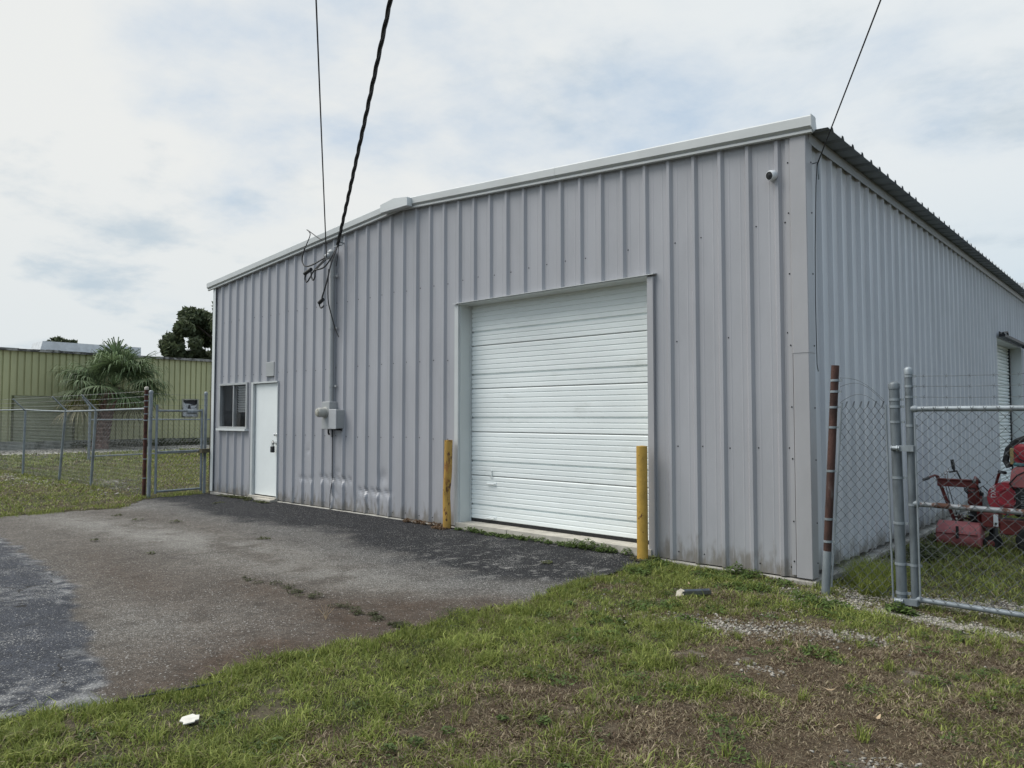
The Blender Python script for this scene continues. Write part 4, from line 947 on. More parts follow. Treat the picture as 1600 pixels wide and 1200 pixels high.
tx = bpy.data.curves.new('lettering', 'FONT'); tx.body = 'DXR'; tx.size = .075; tx.extrude = .0008; tx.align_x = 'CENTER'; tx.align_y = 'CENTER'
to = bpy.data.objects.new('tmp', tx); COL.objects.link(to); bpy.context.view_layer.update()
tm = bpy.data.meshes.new_from_object(to.evaluated_get(bpy.context.evaluated_depsgraph_get())); bpy.data.objects.remove(to)
lt = bpy.data.objects.new('lettering', tm); COL.objects.link(lt); tm.materials.clear(); tm.materials.append(M['letter'])
lt.parent = mbm; lt.location = Vector((.905, 3.457, .63))-mbm.location; lt.rotation_euler = Matrix(((0, -1, 0), (0, 0, -1), (1, 0, 0))).to_euler()
mb = MB(); mb.extrude([(1.07, .70), (1.10, .90), (1.14, .935), (1.42, .935), (1.42, .70)], 'y', 3.42, 3.74); mb.build('discharge_chute', 'red_pink', mbm)
mb = MB(); mb.cbox(1.10, 1.5, 3.44, 3.8, .34, .70, .03); mb.cbox(1.2, 1.5, 3.40, 3.5, .42, .62, .02); mb.build('engine', 'engine', mbm)
mb = MB(); mb.cbox(.78, .955, 3.40, 3.70, .20, .365, .008); mb.cbox(.955, 1.75, 3.45, 3.7, .12, .30, .01); mb.build('chassis', 'red_dark', mbm)
MB().cbox(.905, .955, 3.392, 3.40, .215, .36, .003).build('data_plate', 'blind', mbm)
MB().box(.918, .942, 3.388, 3.3918, .235, .262).build('plate_mark', 'engine', mbm)
for x, y in ((.86, 3.5), (1.30, 3.36), (1.30, 3.86), (.86, 3.7)):
    rr_ = .085 if x < 1 else .17; zc = -.1+rr_+.01
    mb = MB(); mb._lathe(Vector((x, y, zc)), Vector((0, 1, 0)), [(-.035, rr_*.55), (-.04, rr_*.85), (-.02, rr_), (.02, rr_), (.04, rr_*.85), (.035, rr_*.55)], 20); o = mb.build('wheel', 'rubber', mbm, True)
    mb = MB(); mb._lathe(Vector((x, y, zc)), Vector((0, 1, 0)), [(-.043, rr_*.15), (-.036, rr_*.5), (.036, rr_*.5), (.043, rr_*.15)], 16); mb.build('rim', 'red_dark', o, True)
mb = MB(); mb._lathe(Vector((1.22, 3.55, 1.07)), Vector((-.3, -1, 0)), [(0, .14), (.03, .14), (.06, .11), (.065, .05), (.08, .05), (.085, .01)], 22); mb.build('recoil_starter', 'red', mbm, True)
mb = MB(); mb.cbox(1.10, 1.45, 3.58, 3.85, .93, 1.16, .03); mb.tube([(1.06+.0*k, 3.56, .93) for k in (0,)]+[(1.02, 3.58, 1.0), (1.05, 3.58, 1.14), (1.14, 3.58, 1.24), (1.28, 3.58, 1.30)], .035, 6); mb.build('belt_guard', 'engine', mbm)
MB().cbox(1.075, 1.115, 3.50, 3.58, .96, 1.16, .01).build('air_filter', 'tan', mbm)
MB().cbox(1.11, 1.36, 3.48, 3.58, .945, .985, .01).build('fuel_tank', 'teal', mbm)
for pts_, r_, m_ in (([(1.12, 3.44, .66), (1.08, 3.40, .74), (1.16, 3.38, .84), (1.26, 3.40, .90)], .009, 'black'), ([(1.16, 3.42, .50), (1.10, 3.38, .42), (1.02, 3.42, .34)], .012, 'rubber'), ([(1.25, 3.46, .98), (1.18, 3.42, 1.04), (1.12, 3.46, 1.12)], .007, 'black')):
    MB().tube(pts_, r_, 6).build('hose', m_, mbm, True)
for k_ in range(7): MB().box(1.19, 1.44, 3.385, 3.40, .43+k_*.027, .442+k_*.027).build('cooling_fin', 'galv_post', mbm)
mb = MB()
for k_ in range(10):
    a_ = k_*.628; mb._lathe(Vector((1.04+.105*math.cos(a_), 3.445, .57+.105*math.sin(a_))), Vector((0, -1, 0)), [(0, .007), (.006, .005)], 6)
tag(mb.build('bolt_ring', 'galv', mbm), kind='stuff')
mb = MB(); mb.tube([(.86, 3.75, .60), (.92, 3.70, .80), (.95, 3.62, .86)], .016, 8); mb.build('handlebar', 'red_dark', mbm, True)
mb = MB(); mb.tube([(.94, 3.63, .86), (1.02, 3.55, .855)], .02, 8); mb.build('grip', 'black', mbm, True)
mb = MB(); mb.tube([(1.25, 3.44, 1.2), (1.28, 3.42, 1.30), (1.32, 3.44, 1.33)], .015, 6); mb.build('throttle', 'red', mbm)

# ------------------------------------------------------------------ olive green building across the lane
GXW = -39.5
gb = thing('green_building', (GXW, 8, -.1), 'long olive green metal building with a closed shutter across the lane', 'building')
HT = 4.80
def gsheet(y0, y1, z0, z1):
    vs = []; fs = []; prof = []
    k0 = math.ceil(y0/.3048-1e-6)
    prof.append((y0, 0))
    for k in range(k0, int(y1/.3048)+2):
        c = k*.3048+.15
        for dy, d in ((-.045, 0), (-.03, -.07), (.02, -.07), (.04, 0)):
            if y0 < c+dy < y1: prof.append((c+dy, d))
    prof.append((y1, 0)); prof = sorted(prof)
    for y, d in prof: vs += [(GXW+d, y, z0), (GXW+d, y, z1)]
    fs = [(2*i, 2*i+2, 2*i+3, 2*i+1) for i in range(len(prof)-1)]
    return MB().add(vs, fs).build('wall_panel', 'green', gb, recalc=False)
GD = (3.048, 5.7912, .30, 2.60); GW = (11.2776, 12.192, 1.55, 2.56)
y = -43*.3048
ycuts = sorted(set([round(y+k*.9144, 4) for k in range(46)]+[2.4384, 3.048, 5.7912, 11.2776, 12.192]))
for a, b in zip(ycuts[:-1], ycuts[1:]):
    m = (a+b)/2
    if b-a < .01: continue
    if GD[0] < m < GD[1]: gsheet(a, b, GD[3], HT)
    elif GW[0] < m < GW[1]: gsheet(a, b, .35, GW[2]); gsheet(a, b, GW[3], HT)
    elif 99 < m < 100: MB().box(GXW-.02, GXW+.02, a, b, .35, HT).build('wall_panel', 'green', gb)
    else: gsheet(a, b, .35, HT)
MB().box(GXW-14, GXW-.10, -13, 28, -.1, HT-.05).build('inner_wall', 'green_dark', gb)
mb = MB()
ys = np.arange(-13, 28.3, .6)
for k in range(len(ys)-1): mb.box(GXW-.08, GXW+.05+.04*random.random(), ys[k], ys[k+1], -.2, .30+.06*random.random())
mb.build('plinth', 'curb', gb)
sh = MB().box(GXW-.09, GXW-.07, GD[0], GD[1], .28, GD[3]).build('shutter', 'green_door', gb)
mb = MB()
for k in range(28):
    z = .30+k*.081; mb.extrude([(GXW-.07, z), (GXW-.03, z+.02), (GXW-.02, z+.045), (GXW-.045, z+.078), (GXW-.07, z+.08)], 'y', GD[0]+.05, GD[1]-.08)
mb.build('shutter_slats', 'green_door', sh)
for a, b in ((GD[0]-.05, GD[0]+.05), (GD[1]-.08, GD[1])): MB().box(GXW-.06, GXW+.03, a, b, .3, GD[3]).build('shutter_guide', 'green_dark', gb)
mb = MB()
for k in range(len(ys)-1): mb.box(GXW-.1, GXW+.16+.03*random.random(), ys[k], ys[k+1], HT-.02, HT+.09+.03*random.random())
mb.build('roof_edge', 'roof_dirty', gb)
MB().add([(GXW, -13.2, HT+.06), (GXW, 28.2, HT+.06), (GXW-7, 28.2, HT+.42), (GXW-7, -13.2, HT+.42), (GXW-14.2, 28.2, HT+.06), (GXW-14.2, -13.2, HT+.06)], [(0, 1, 2, 3), (3, 2, 4, 5)]).build('roof', 'roof_dirty', gb)
mb = MB(); mb.extrude([(4.85, HT+.22), (4.98, HT+.80), (10.0, HT+.80), (10.0, HT+.22)], 'x', -44.0, -42.2); mb.build('roof_vent', 'roof_white', gb)
wf = MB(); wf.box(GXW-.05, GXW+.05, GW[0]-.02, GW[0]+.05, GW[2], GW[3]); wf.box(GXW-.05, GXW+.05, GW[1]-.05, GW[1]+.02, GW[2], GW[3]); wf.box(GXW-.05, GXW+.05, GW[0], GW[1], GW[2]-.03, GW[2]+.04); wf.box(GXW-.05, GXW+.05, GW[0], GW[1], GW[3]-.03, GW[3]+.02)
win2 = wf.build('window', 'curb', gb)
MB().box(GXW-.11, GXW-.09, GW[0], GW[1], GW[2], GW[3]).build('dark_pane', 'sign_dark', win2)
MB().add([(GXW-.03, 11.34, 1.60), (GXW-.03, 12.20, 1.60), (GXW-.03, 12.20, 2.36), (GXW-.03, 12.02, 2.20), (GXW-.03, 11.72, 2.30), (GXW-.03, 11.45, 2.32), (GXW-.03, 11.36, 2.42)], [tuple(range(7))]).build('torn_sheet', 'sign_grey', win2)
for pts in ([(11.60, 2.02), (11.80, 2.02), (11.76, 2.24), (11.66, 2.26)], [(11.40, 1.93), (11.66, 1.92), (11.6, 1.97)], [(12.02, 2.06), (12.18, 2.14), (12.15, 2.17), (12.03, 2.10)], [(11.80, 2.20), (12.0, 2.22), (11.8, 2.25)]):
    MB().add([(GXW-.026, a, b) for a, b in pts], [tuple(range(len(pts)))]).build('dark_tear', 'sign_dark', win2)
vt = MB().cbox(GXW-.02, GXW+.12, 6.7, 7.0, 1.2, 1.6, .02)

# ------------------------------------------------------------------ palm and trees
def leaf_obj(name, V, F, C_, parent): return np_mesh(name, V, F, 'leaf', C_, parent=parent)
PB = Vector((-36.9, 6.15, -.05)); pt = thing('palm_tree', PB, 'sabal palm with spreading fan fronds in front of the green building', 'palm tree')
TH = 3.0; top = PB+Vector((-.1, .60, TH))
mb = MB(); pts = [PB+Vector((-.02*k, .03*k+.003*k*k, TH*k/10)) for k in range(11)]
mb.tube(pts, [.40, .33, .30, .30, .31, .31, .31, .32, .33, .34, .28], 14)
mb.build('trunk', 'palm_trunk', pt, True)
mb = MB()
for k in range(96):
    a = k*2.4; z = .05+(TH-.15)*k/96; i = min(int(z/TH*10), 9); c = pts[i].lerp(pts[i+1], z/TH*10-i); d = Vector((math.cos(a), math.sin(a), 0)); sv = Vector((-d.y, d.x, 0))
    b0 = c+d*.28; mb.add([b0-sv*.10, b0+sv*.10, b0+d*.14+sv*.05+Vector((0, 0, .26)), b0+d*.14-sv*.05+Vector((0, 0, .26)), b0+d*.02+Vector((0, 0, .2))], [(0, 1, 2, 3), (1, 0, 4), (0, 3, 4), (2, 1, 4), (3, 2, 4)])
tag(mb.build('leaf_boots', 'palm_trunk', pt), kind='stuff')
prng = random.Random(5)
ELS = [82, 70, 60, 52, 45, 38, 30, 24, 18, 12, 6, 0, -6, -12, -20]
for f in range(52):
    el = R(ELS[f % len(ELS)]+prng.uniform(-6, 6)); az = f*2.39996+prng.uniform(-.2, .2)
    d = Vector((math.cos(az)*math.cos(el), math.sin(az)*math.cos(el), math.sin(el)))
    pl = prng.uniform(1.35, 2.15)*(1. if el < R(50) else .75); p0 = top+Vector((0, 0, .15)); sag = .30*math.cos(el)
    hub = p0+d*pl+Vector((0, 0, -sag)); mid_ = p0+d*pl*.55+Vector((0, 0, .02))
    V = []; Fq = []; Cc = []
    young = f == 12
    bc = np.array([.105, .145, .070])*prng.uniform(.75, 1.25)
    if young: bc = np.array([.22, .25, .03])
    elif el < R(-8): bc = np.array([.22, .20, .12])
    def strip(P, ws, c, side):
        n0 = len(V)
        for p_, w_ in zip(P, ws): V.extend([tuple(p_-side*w_), tuple(p_+side*w_)]); Cc.extend([c, c])
        for i_ in range(len(P)-1): Fq.append((n0+2*i_, n0+2*i_+1, n0+2*i_+3, n0+2*i_+2))
    sd_ = d.cross(Vector((0, 0, 1)))
    if sd_.length < .1: sd_ = Vector((1, 0, 0))
    sd_.normalize(); dd = (d+Vector((0, 0, -.35))).normalized(); upv = sd_.cross(dd).normalized()
    strip([p0, mid_, hub], [.035, .03, .02], bc*1.3, sd_)
    nl = 34
    for k in range(nl):
        a = R(-125+250*k/(nl-1)+prng.uniform(-3, 3)); L = prng.uniform(1.1, 1.6)*(1-.25*abs(a)/R(125))
        q = (dd*math.cos(a)+sd_*math.sin(a)+upv*(.16*math.cos(2*a)+.05)).normalized()
        dr_ = prng.uniform(.7, 1.3)*(.30+.30*max(0, d.z*.3+.7))
        e1 = hub+q*L*.45+Vector((0, 0, -.03)); e2 = hub+q*L*.78+Vector((0, 0, -.18*dr_-.08)); e3 = hub+q*L*.92+Vector((0, 0, -.75*dr_-.1))
        c = bc*prng.uniform(.6, 1.6); ss = q.cross(upv).normalized()
        strip([hub, e1, e2, e3], [.008, .034, .024, .003], c, ss)
    np_mesh('frond', np.array(V), np.array(Fq), 'leaf', np.array(Cc), parent=pt)
def tree(base, hgt, rx, rz, nleaf, label, seed, size=.28, col=(.085, .105, .055)):
    r_ = np.random.default_rng(seed); rn = random.Random(seed)
    t = thing('oak_tree', base, label, 'tree', 'trees behind the green building'); b = Vector(base)
    mb = MB(); tops = []
    th = hgt-rz*1.2
    mb.tube([b, b+Vector((.1, .1, th*.5)), b+Vector((0, .2, th))], [.45, .35, .28], 8)
    mb.build('trunk', 'bark', t)
    c0 = b+Vector((0, 0, hgt-rz)); cl = []
    for k in range(95):
        a = rn.uniform(0, 6.283); e = math.asin(rn.uniform(-.75, 1)); q = rn.uniform(.35, 1.)**.5
        cl.append((c0.x+rx*q*math.cos(a)*math.cos(e), c0.y+rx*q*math.sin(a)*math.cos(e), c0.z+rz*q*math.sin(e), rx*rn.uniform(.08, .19)))
    for k in range(14):
        q = cl[k*4]; mb2 = MB(); s0 = b+Vector((0, .2, th)); mb2.tube([s0, s0.lerp(Vector(q[:3]), .5)+Vector((0, 0, .2)), Vector(q[:3])], [.16, .09, .03], 5); mb2.build('limb', 'bark', t)
    cl = np.array(cl); w_ = cl[:, 3]**2; ci = r_.choice(len(cl), nleaf, p=w_/w_.sum())
    dv = r_.normal(size=(nleaf, 3)); dv /= np.linalg.norm(dv, axis=1)[:, None]
    P = cl[ci, :3]+dv*(cl[ci, 3]*r_.random(nleaf)**.4)[:, None]*np.array([1, 1, .75])
    u = r_.normal(size=(nleaf, 3)); u /= np.linalg.norm(u, axis=1)[:, None]; v = np.cross(u, r_.normal(size=(nleaf, 3))); v /= np.linalg.norm(v, axis=1)[:, None]
    s = size*(.6+.8*r_.random(nleaf))[:, None]
    V = np.stack([P-u*s, P+v*s*.45, P+u*s, P-v*s*.45], 1).reshape(-1, 3); F_ = np.arange(nleaf*4).reshape(-1, 4)
    c = np.array(col)*(.6+.9*r_.random((nleaf, 1)))*np.array([1, 1, 1]); c = np.repeat(c, 4, 0)
    np_mesh('crown', V, F_, 'leaf', c, parent=t)
tree((-61, 25.2, 0), 11.6, 6.4, 4.2, 30000, 'large dark oak rising behind the green roof beside the grey wall', 3)
tree((-82, 17.5, 0), 9.6, 1.9, 1.3, 3000, 'distant small tree top peeping over the white roof vent', 4, .26)
tree((-64, 34.0, 0), 13.0, 6.0, 4.8, 12000, 'second dark oak half hidden behind the grey building', 8)

# ------------------------------------------------------------------ loose things on the ground
def gz(x, y): return float(base_z(np.array(x), np.array(y)))
mb = MB(); z = gz(-1.2, -5.38)+.055
TS = [(-1.30, -5.42), (-1.24, -5.47), (-1.19, -5.455), (-1.145, -5.48), (-1.105, -5.39), (-1.13, -5.37), (-1.115, -5.345), (-1.20, -5.30), (-1.225, -5.325), (-1.275, -5.33)]
TS = [(-1.2+(a+1.2)*.55, -5.385+(b+5.385)*.55) for a, b in TS]; z = z-.028
n = len(TS); mb.add([(a, b, z+.12*(b+5.385)) for a, b in TS]+[(a, b, z+.12*(b+5.385)+.005) for a, b in TS], [tuple(range(n-1, -1, -1)), tuple(range(n, 2*n))]+[(i, (i+1) % n, n+(i+1) % n, n+i) for i in range(n)])
tag(mb.build('tile_scrap', 'paper', None), 'torn white scrap lying in the grass near the driveway edge', 'scrap')
sc2 = thing('metal_offcut', (-.6, -1.2, -.03), 'bent zinc offcut with a pale chunk lying in grass by the wall', 'scrap')
z = gz(-.6, -1.2)+.02
mb = MB(); p0, p1 = Vector((-.69, -1.27, z)), Vector((-.50, -1.10, z+.01)); d = (p1-p0); s = Vector((d.y, -d.x, 0)).normalized()
pr = [(-.035, .03), (-.03, .0), (.03, .0), (.035, .03), (.037, .03), (.032, -.003), (-.032, -.003), (-.037, .03)]
vs = [p0+s*a+Vector((0, 0, b)) for a, b in pr]+[p1+s*a+Vector((0, 0, b)) for a, b in pr]
mb.add(vs, [(i, (i+1) % 8, 8+(i+1) % 8, 8+i) for i in range(8)]+[tuple(range(7, -1, -1)), tuple(range(8, 16))]); mb.build('channel', 'zinc', sc2)
MB().add([(-.71, -1.34, z-.01), (-.655, -1.30, z-.01), (-.66, -1.27, z+.035), (-.69, -1.28, z+.05), (-.715, -1.31, z+.03), (-.68, -1.24, z)], [(0, 1, 2, 3, 4), (1, 0, 5), (2, 1, 5), (3, 2, 5), (4, 3, 5), (0, 4, 5)]).build('pale_chunk', 'cream', sc2)
mb = MB(); mb.tube([(-1.79, -5.52, -.03), (-1.74, -5.42, -.028), (-1.70, -5.28, -.03), (-1.66, -5.12, -.03), (-1.63, -5.0, -.03)], .006, 6)
tag(mb.build('cable_scrap', 'cable', None), 'short black cable lying along the driveway edge', 'cable')
for i, (x, y, a, lb_) in enumerate(((1.10, -2.81, .3, 'curled tan leaf in the dry grass right of centre'), (1.42, -3.05, 1.4, 'pale dry leaf standing in the grass at the lower right'), (-.78, -.98, 2.0, 'small pale leaf near the offcut by the wall'))):
    z = gz(x, y)+.045; ca_, sa_ = math.cos(a), math.sin(a); V = []; 
    for u, w_, h in ((-.030, .001, .012), (-.012, .008, .0), (.010, .009, -.002), (.024, .006, .006), (.034, .001, .014)):
        for sgn in (-1, 1): V.append((x+u*ca_-sgn*w_*sa_, y+u*sa_+sgn*w_*ca_, z+h+.004*abs(w_)*100*.3))
    tag(MB().add(V, [(2*k, 2*k+2, 2*k+3, 2*k+1) for k in range(4)]).build('dry_leaf', 'leaf_dry', None), lb_, 'leaf', 'dry leaves in the grass')
# white shell gravel: nobody could count it
def stones(name, spots, label, seed, size=(.006, .018)):
    r_ = np.random.default_rng(seed); P = []
    for (cx, cy_, rx, ry, ang, n) in spots:
        u = r_.normal(size=(n, 2))*.6; c, s = math.cos(ang), math.sin(ang)
        P.append(np.stack([cx+u[:, 0]*rx*c-u[:, 1]*ry*s, cy_+u[:, 0]*rx*s+u[:, 1]*ry*c], 1))
    P = np.concatenate(P); P = P[~on_pave(P[:, 0], P[:, 1])]; n = len(P)
    z = base_z(P[:, 0], P[:, 1])+(fbm(P[:, 0], P[:, 1], 1.6, 3, 3.)-.5)*.05+(fbm(P[:, 0], P[:, 1], 9, 2, 8.)-.5)*.018
    sz = r_.uniform(size[0], size[1], (n, 1, 1))*r_.uniform(.6, 1.3, (n, 1, 3))*np.array([1, 1, .6])
    octa = np.array([[1, 0, 0], [0, 1, 0], [-1, 0, 0], [0, -1, 0], [0, 0, 1], [0, 0, -1.]])[None]+r_.normal(size=(n, 6, 3))*.22
    a = r_.uniform(0, 6.28, n); ro = np.stack([np.stack([np.cos(a), -np.sin(a), 0*a], -1), np.stack([np.sin(a), np.cos(a), 0*a], -1), np.stack([0*a, 0*a, 1+0*a], -1)], 1)
    V = np.einsum('nij,nkj->nki', ro, octa*sz)+np.concatenate([P, z[:, None]+.004], 1)[:, None]
    f = np.array([[0, 1, 4], [1, 2, 4], [2, 3, 4], [3, 0, 4], [1, 0, 5], [2, 1, 5], [3, 2, 5], [0, 3, 5]])
    F_ = (f[None]+6*np.arange(n)[:, None, None]).reshape(-1, 3)
    c = np.array([.33, .31, .27])*r_.uniform(.4, 1.3, (n, 1)); c = np.repeat(c, 6, 0)
    return tag(np_mesh(name, V.reshape(-1, 3), F_, 'stone', c), label, 'gravel', kind='stuff')
stones('gravel', [(.15, -1.85, .7, .22, .35, 1000), (.80, -1.55, .40, .18, .2, 450), (1.4, -.62, .85, .13, -.05, 3000), (.45, -.1, .25, .6, 0, 900), (1.5, .35, .8, .25, .3, 1500), (1.0, .05, .6, .16, 0, 900), (.20, 1.6, .14, 2.2, 0, 1500), (1.6, -3.5, .16, .1, 0, 90), (.62, -2.6, .14, .08, 0, 60), (-.1, -.45, .5, .2, 0, 300), (-1.3, -2.0, .5, 1.0, 0, 120)], 'pale shell gravel in bare patches by the gate', 31)
stones('gravel', [(-18.4, -1.6, 1.6, .45, 0, 320), (-16.6, -.5, .9, .4, 0, 200), (-20.8, -1.5, 1.0, .4, 0, 120), (-14.2, -.9, 1.0, .7, 0, 90)], 'white stones scattered along the foot of the left fence', 32, (.014, .045))
stones('gravel', [(-36, 6, 2.0, 14, 0, 5000)], 'pale gravel strip along the green building', 33, (.02, .06))

# ------------------------------------------------------------------ grass and weeds
def blades(name, X, Y, H, Wd, lean, C_, label, cat, seed, zoff=0.):
    r_ = np.random.default_rng(seed); n = len(X)
    Z = base_z(X, Y)+(fbm(X, Y, 1.6, 3, 3.)-.5)*.05+(fbm(X, Y, 9, 2, 8.)-.5)*.018-.004+zoff
    a = r_.uniform(0, 6.283, n); d = np.stack([np.cos(a), np.sin(a), 0*a], 1); b = a+r_.normal(size=n)*.9; s = np.stack([-np.sin(b), np.cos(b), 0*a], 1)
    B = np.stack([X, Y, Z], 1); th = lean
    m = B+d*(H*.5*np.sin(th*.7))[:, None]; m[:, 2] += H*.5*np.cos(th*.7)+H*.06
    t = B+d*(H*np.sin(th))[:, None]+s*(H*.25*r_.normal(size=n))[:, None]; t[:, 2] += H*np.cos(th)*.95+.006
    w_ = (Wd/2)[:, None]
    V = np.stack([B-s*w_, B+s*w_, m-s*w_*.8, m+s*w_*.8, t], 1).reshape(-1, 3)
    f = np.array([[0, 1, 3], [0, 3, 2], [2, 3, 4]]); F_ = (f[None]+5*np.arange(n)[:, None, None]).reshape(-1, 3)
    return tag(np_mesh(name, V, F_, 'blade', np.repeat(C_, 5, 0)), label, cat, kind='stuff')
G1, G2 = np.array([.095, .135, .024]), np.array([.330, .360, .100]); D1, D2 = np.array([.170, .130, .078]), np.array([.42, .35, .24]); BR = np.array([.095, .062, .040])
def blade_colour(x, y, r_):
    n = len(x); d = dry(x, y); isd = r_.random(n) < np.clip(d*1.02-.02, .06, .97); t = r_.random((n, 1))
    c = np.where(isd[:, None], D1+(D2-D1)*t, G1+(G2-G1)*t)
    c = np.where((isd & (r_.random(n) < .35))[:, None], BR*(.7+.6*t), c)
    c = c*(.62+.76*fbm(x, y, 3.5, 4, 14.))[:, None]*r_.uniform(.7, 1.3, (n, 1))
    return c, isd, d
def lawn(name, x0, x1, y0, y1, dens, hs, wd, label, seed, keep=None, bare_ok=True):
    r_ = np.random.default_rng(seed); n = int((x1-x0)*(y1-y0)*dens)
    x = r_.uniform(x0, x1, n); y = r_.uniform(y0, y1, n)
    cl = fbm(x, y, 7., 2, 17.); cl2 = fbm(x, y, 2.2, 3, 18.)
    k = ~on_pave(x, y) & ~((x < .06) & (x > -12.25) & (y > -.04) & (y < 18.4))
    k &= r_.random(n) > bare(x, y)*1.05
    k &= r_.random(n) < .30+1.5*np.clip(cl-.25, 0, 1)
    if keep is not None: k &= keep(x, y)
    x, y, cl, cl2 = x[k], y[k], cl[k], cl2[k]
    c, isd, d = blade_colour(x, y, r_); n = len(x)
    H = r_.uniform(hs[0], hs[1], n)*(.35+1.2*cl)*(1.1-.5*d)*(.35+1.35*np.clip(cl2-.1, 0, 1))*np.where(r_.random(n) < .04, 1.7, 1.)
    lean = np.where(isd, r_.uniform(.9, 1.6, n), np.clip(r_.normal(1.12, .38, n), .1, 1.65))
    W_ = r_.uniform(.55, 1.5, n)*wd
    return blades(name, x, y, H, W_, lean, c, label, 'grass', seed)
lawn('grass', -2.6, 3.3, -6.6, -1.3, 14500, (.035, .090), .0052, 'mown patchy green and straw grass in the foreground', 41)
lawn('grass', -2.0, 4.2, -1.3, .6, 8000, (.035, .085), .0055, 'sparse weedy grass along the wall corner and the gate', 42)
lawn('grass', .05, 6.0, .6, 12., 2600, (.05, .13), .006, 'green yard grass around the red machines', 43)
lawn('grass', -24., -10.6, -8.5, 3., 900, (.05, .11), .012, 'lawn at the left along the chain link fence', 44)
lawn('grass', -33., -24., -9., 14., 300, (.08, .16), .03, 'far lawn beside the lane', 45)
lawn('grass', -24., -12.3, 3., 14., 350, (.06, .12), .02, 'lawn behind the pedestrian gate', 46)
def thatch(seed, n):
    r_ = np.random.default_rng(seed); x = r_.uniform(-1.9, 3.2, n); y = r_.uniform(-6.5, -.3, n)
    k = ~on_pave(x, y) & (r_.random(n) < .15+1.1*dry(x, y)) & ~((x < .06) & (y > -.05)); x, y = x[k], y[k]; n = len(x)
    t = r_.random((n, 1)); c = np.where(r_.random((n, 1)) < .45, BR*(.7+.9*t), D1+(D2-D1)*t*t)
    return blades('thatch', x, y, r_.uniform(.018, .055, n), r_.uniform(.0022, .0046, n), r_.uniform(1.2, 1.62, n), c, 'short dead straw lying between the grass blades', 'straw', seed)
thatch(47, 150000)
r6 = random.Random(21)
def lawn_spots(n, x0, x1, y0, y1):
    out = []
    while len(out) < n:
        x_, y_ = r6.uniform(x0, x1), r6.uniform(y0, y1)
        if not bool(on_pave(np.array([x_]), np.array([y_]))[0]): out.append((x_, y_))
    return out
# taller green tufts
def tufts(name, spots, label, seed, cols=(G1, G2)):
    r_ = np.random.default_rng(seed); X = []; Y = []; H = []
    for (cx, cy_, rr_, n, h) in spots:
        a = r_.uniform(0, 6.283, n); q = rr_*np.sqrt(r_.random(n)); X.append(cx+q*np.cos(a)); Y.append(cy_+q*np.sin(a)); H.append(h*r_.uniform(.5, 1.1, n))
    X, Y, H = map(np.concatenate, (X, Y, H)); n = len(X); t = r_.random((n, 1))
    c = (cols[0]+(cols[1]-cols[0])*t)*r_.uniform(.75, 1.3, (n, 1))
    return blades(name, X, Y, H, r_.uniform(.003, .006, n), np.abs(r_.normal(.6, .35, n)), c, label, 'grass', seed)
tufts('tall_grass', [(.42, .35, .20, 900, .30), (.30, .62, .16, 500, .26), (.50, .05, .12, 350, .22), (.25, .95, .2, 400, .22)], 'lush tall grass tuft between corner wall and gate post', 51)
r5 = random.Random(9); sp = []
for (cx, cy_) in [PAVE[i] for i in range(1, 17)]:
    for k in range(7): sp.append((cx+r5.uniform(.03, .25), cy_+r5.uniform(-.25, .25), r5.uniform(.04, .10), 50, r5.uniform(.05, .11)))
tufts('edge_grass', sp, 'longer green grass overhanging the right edge of the driveway', 52)
tufts('edge_grass', [(-11.0-r5.uniform(.1, .6), -2.0-r5.uniform(0, 3.), r5.uniform(.05, .15), 30, r5.uniform(.05, .1)) for k in range(60)]+[(-12.4+r5.uniform(-.3, .2), -1.5+r5.uniform(-.2, 1.4), .1, 40, .09) for k in range(18)], 'ragged grass along the lawn edge of the driveway', 53)
# broadleaf weeds: rosettes of small oval leaves
def weeds(name, spots, label, seed, col=(.085, .13, .032), leaf=.028):
    r_ = np.random.default_rng(seed); V = []; C_ = []
    for (cx, cy_, rr_, n, h) in spots:
        a = r_.uniform(0, 6.283, n); q = rr_*np.sqrt(r_.random(n)); x = cx+q*np.cos(a); y = cy_+q*np.sin(a)
        z = base_z(x, y)+h*r_.random(n)*(1-.6*q/rr_)+.008
        b = r_.uniform(0, 6.283, n); L = leaf*r_.uniform(.5, 1.3, n); ti = r_.normal(.15, .35, n)
        u = np.stack([np.cos(b)*np.cos(ti), np.sin(b)*np.cos(ti), np.sin(ti)], 1)*L[:, None]; s = np.stack([-np.sin(b), np.cos(b), .3*r_.normal(size=n)], 1)*(L*.42)[:, None]
        P = np.stack([x, y, z], 1); V.append(np.stack([P-u, P-u*.1+s, P+u, P-u*.1-s], 1).reshape(-1, 3))
        C_.append(np.repeat(np.array(col)*r_.uniform(.6, 1.35, (n, 1)), 4, 0))
    V = np.concatenate(V); C_ = np.concatenate(C_)
    return tag(np_mesh(name, V, np.arange(len(V)).reshape(-1, 4), 'leaf', C_), label, 'weeds', kind='stuff')
sp = []
x = -4.72
while x < -2.0:
    sp.append((x, -.12+r5.uniform(-.05, .02), r5.uniform(.05, .11), int(r5.uniform(60, 150)), r5.uniform(.03, .09))); x += r5.uniform(.09, .2)
sp += [(-2.55, -.12, .12, 260, .14), (-2.3, -.13, .1, 160, .11), (-2.75, -.10, .1, 160, .10)]
weeds('weeds', sp, 'low green weeds growing along the roll door sill', 61, leaf=.02)
weeds('weeds', [(-1.1+r5.uniform(-.5, .9), -.35+r5.uniform(-.45, .2), r5.uniform(.05, .16), int(r5.uniform(50, 140)), r5.uniform(.02, .07)) for k in range(34)]+[(-.72, -.12, .10, 220, .14), (-.55, -.14, .12, 240, .10), (-.2, -.25, .12, 160, .08)], 'broadleaf weeds in the grass at the wall foot', 62, leaf=.02)
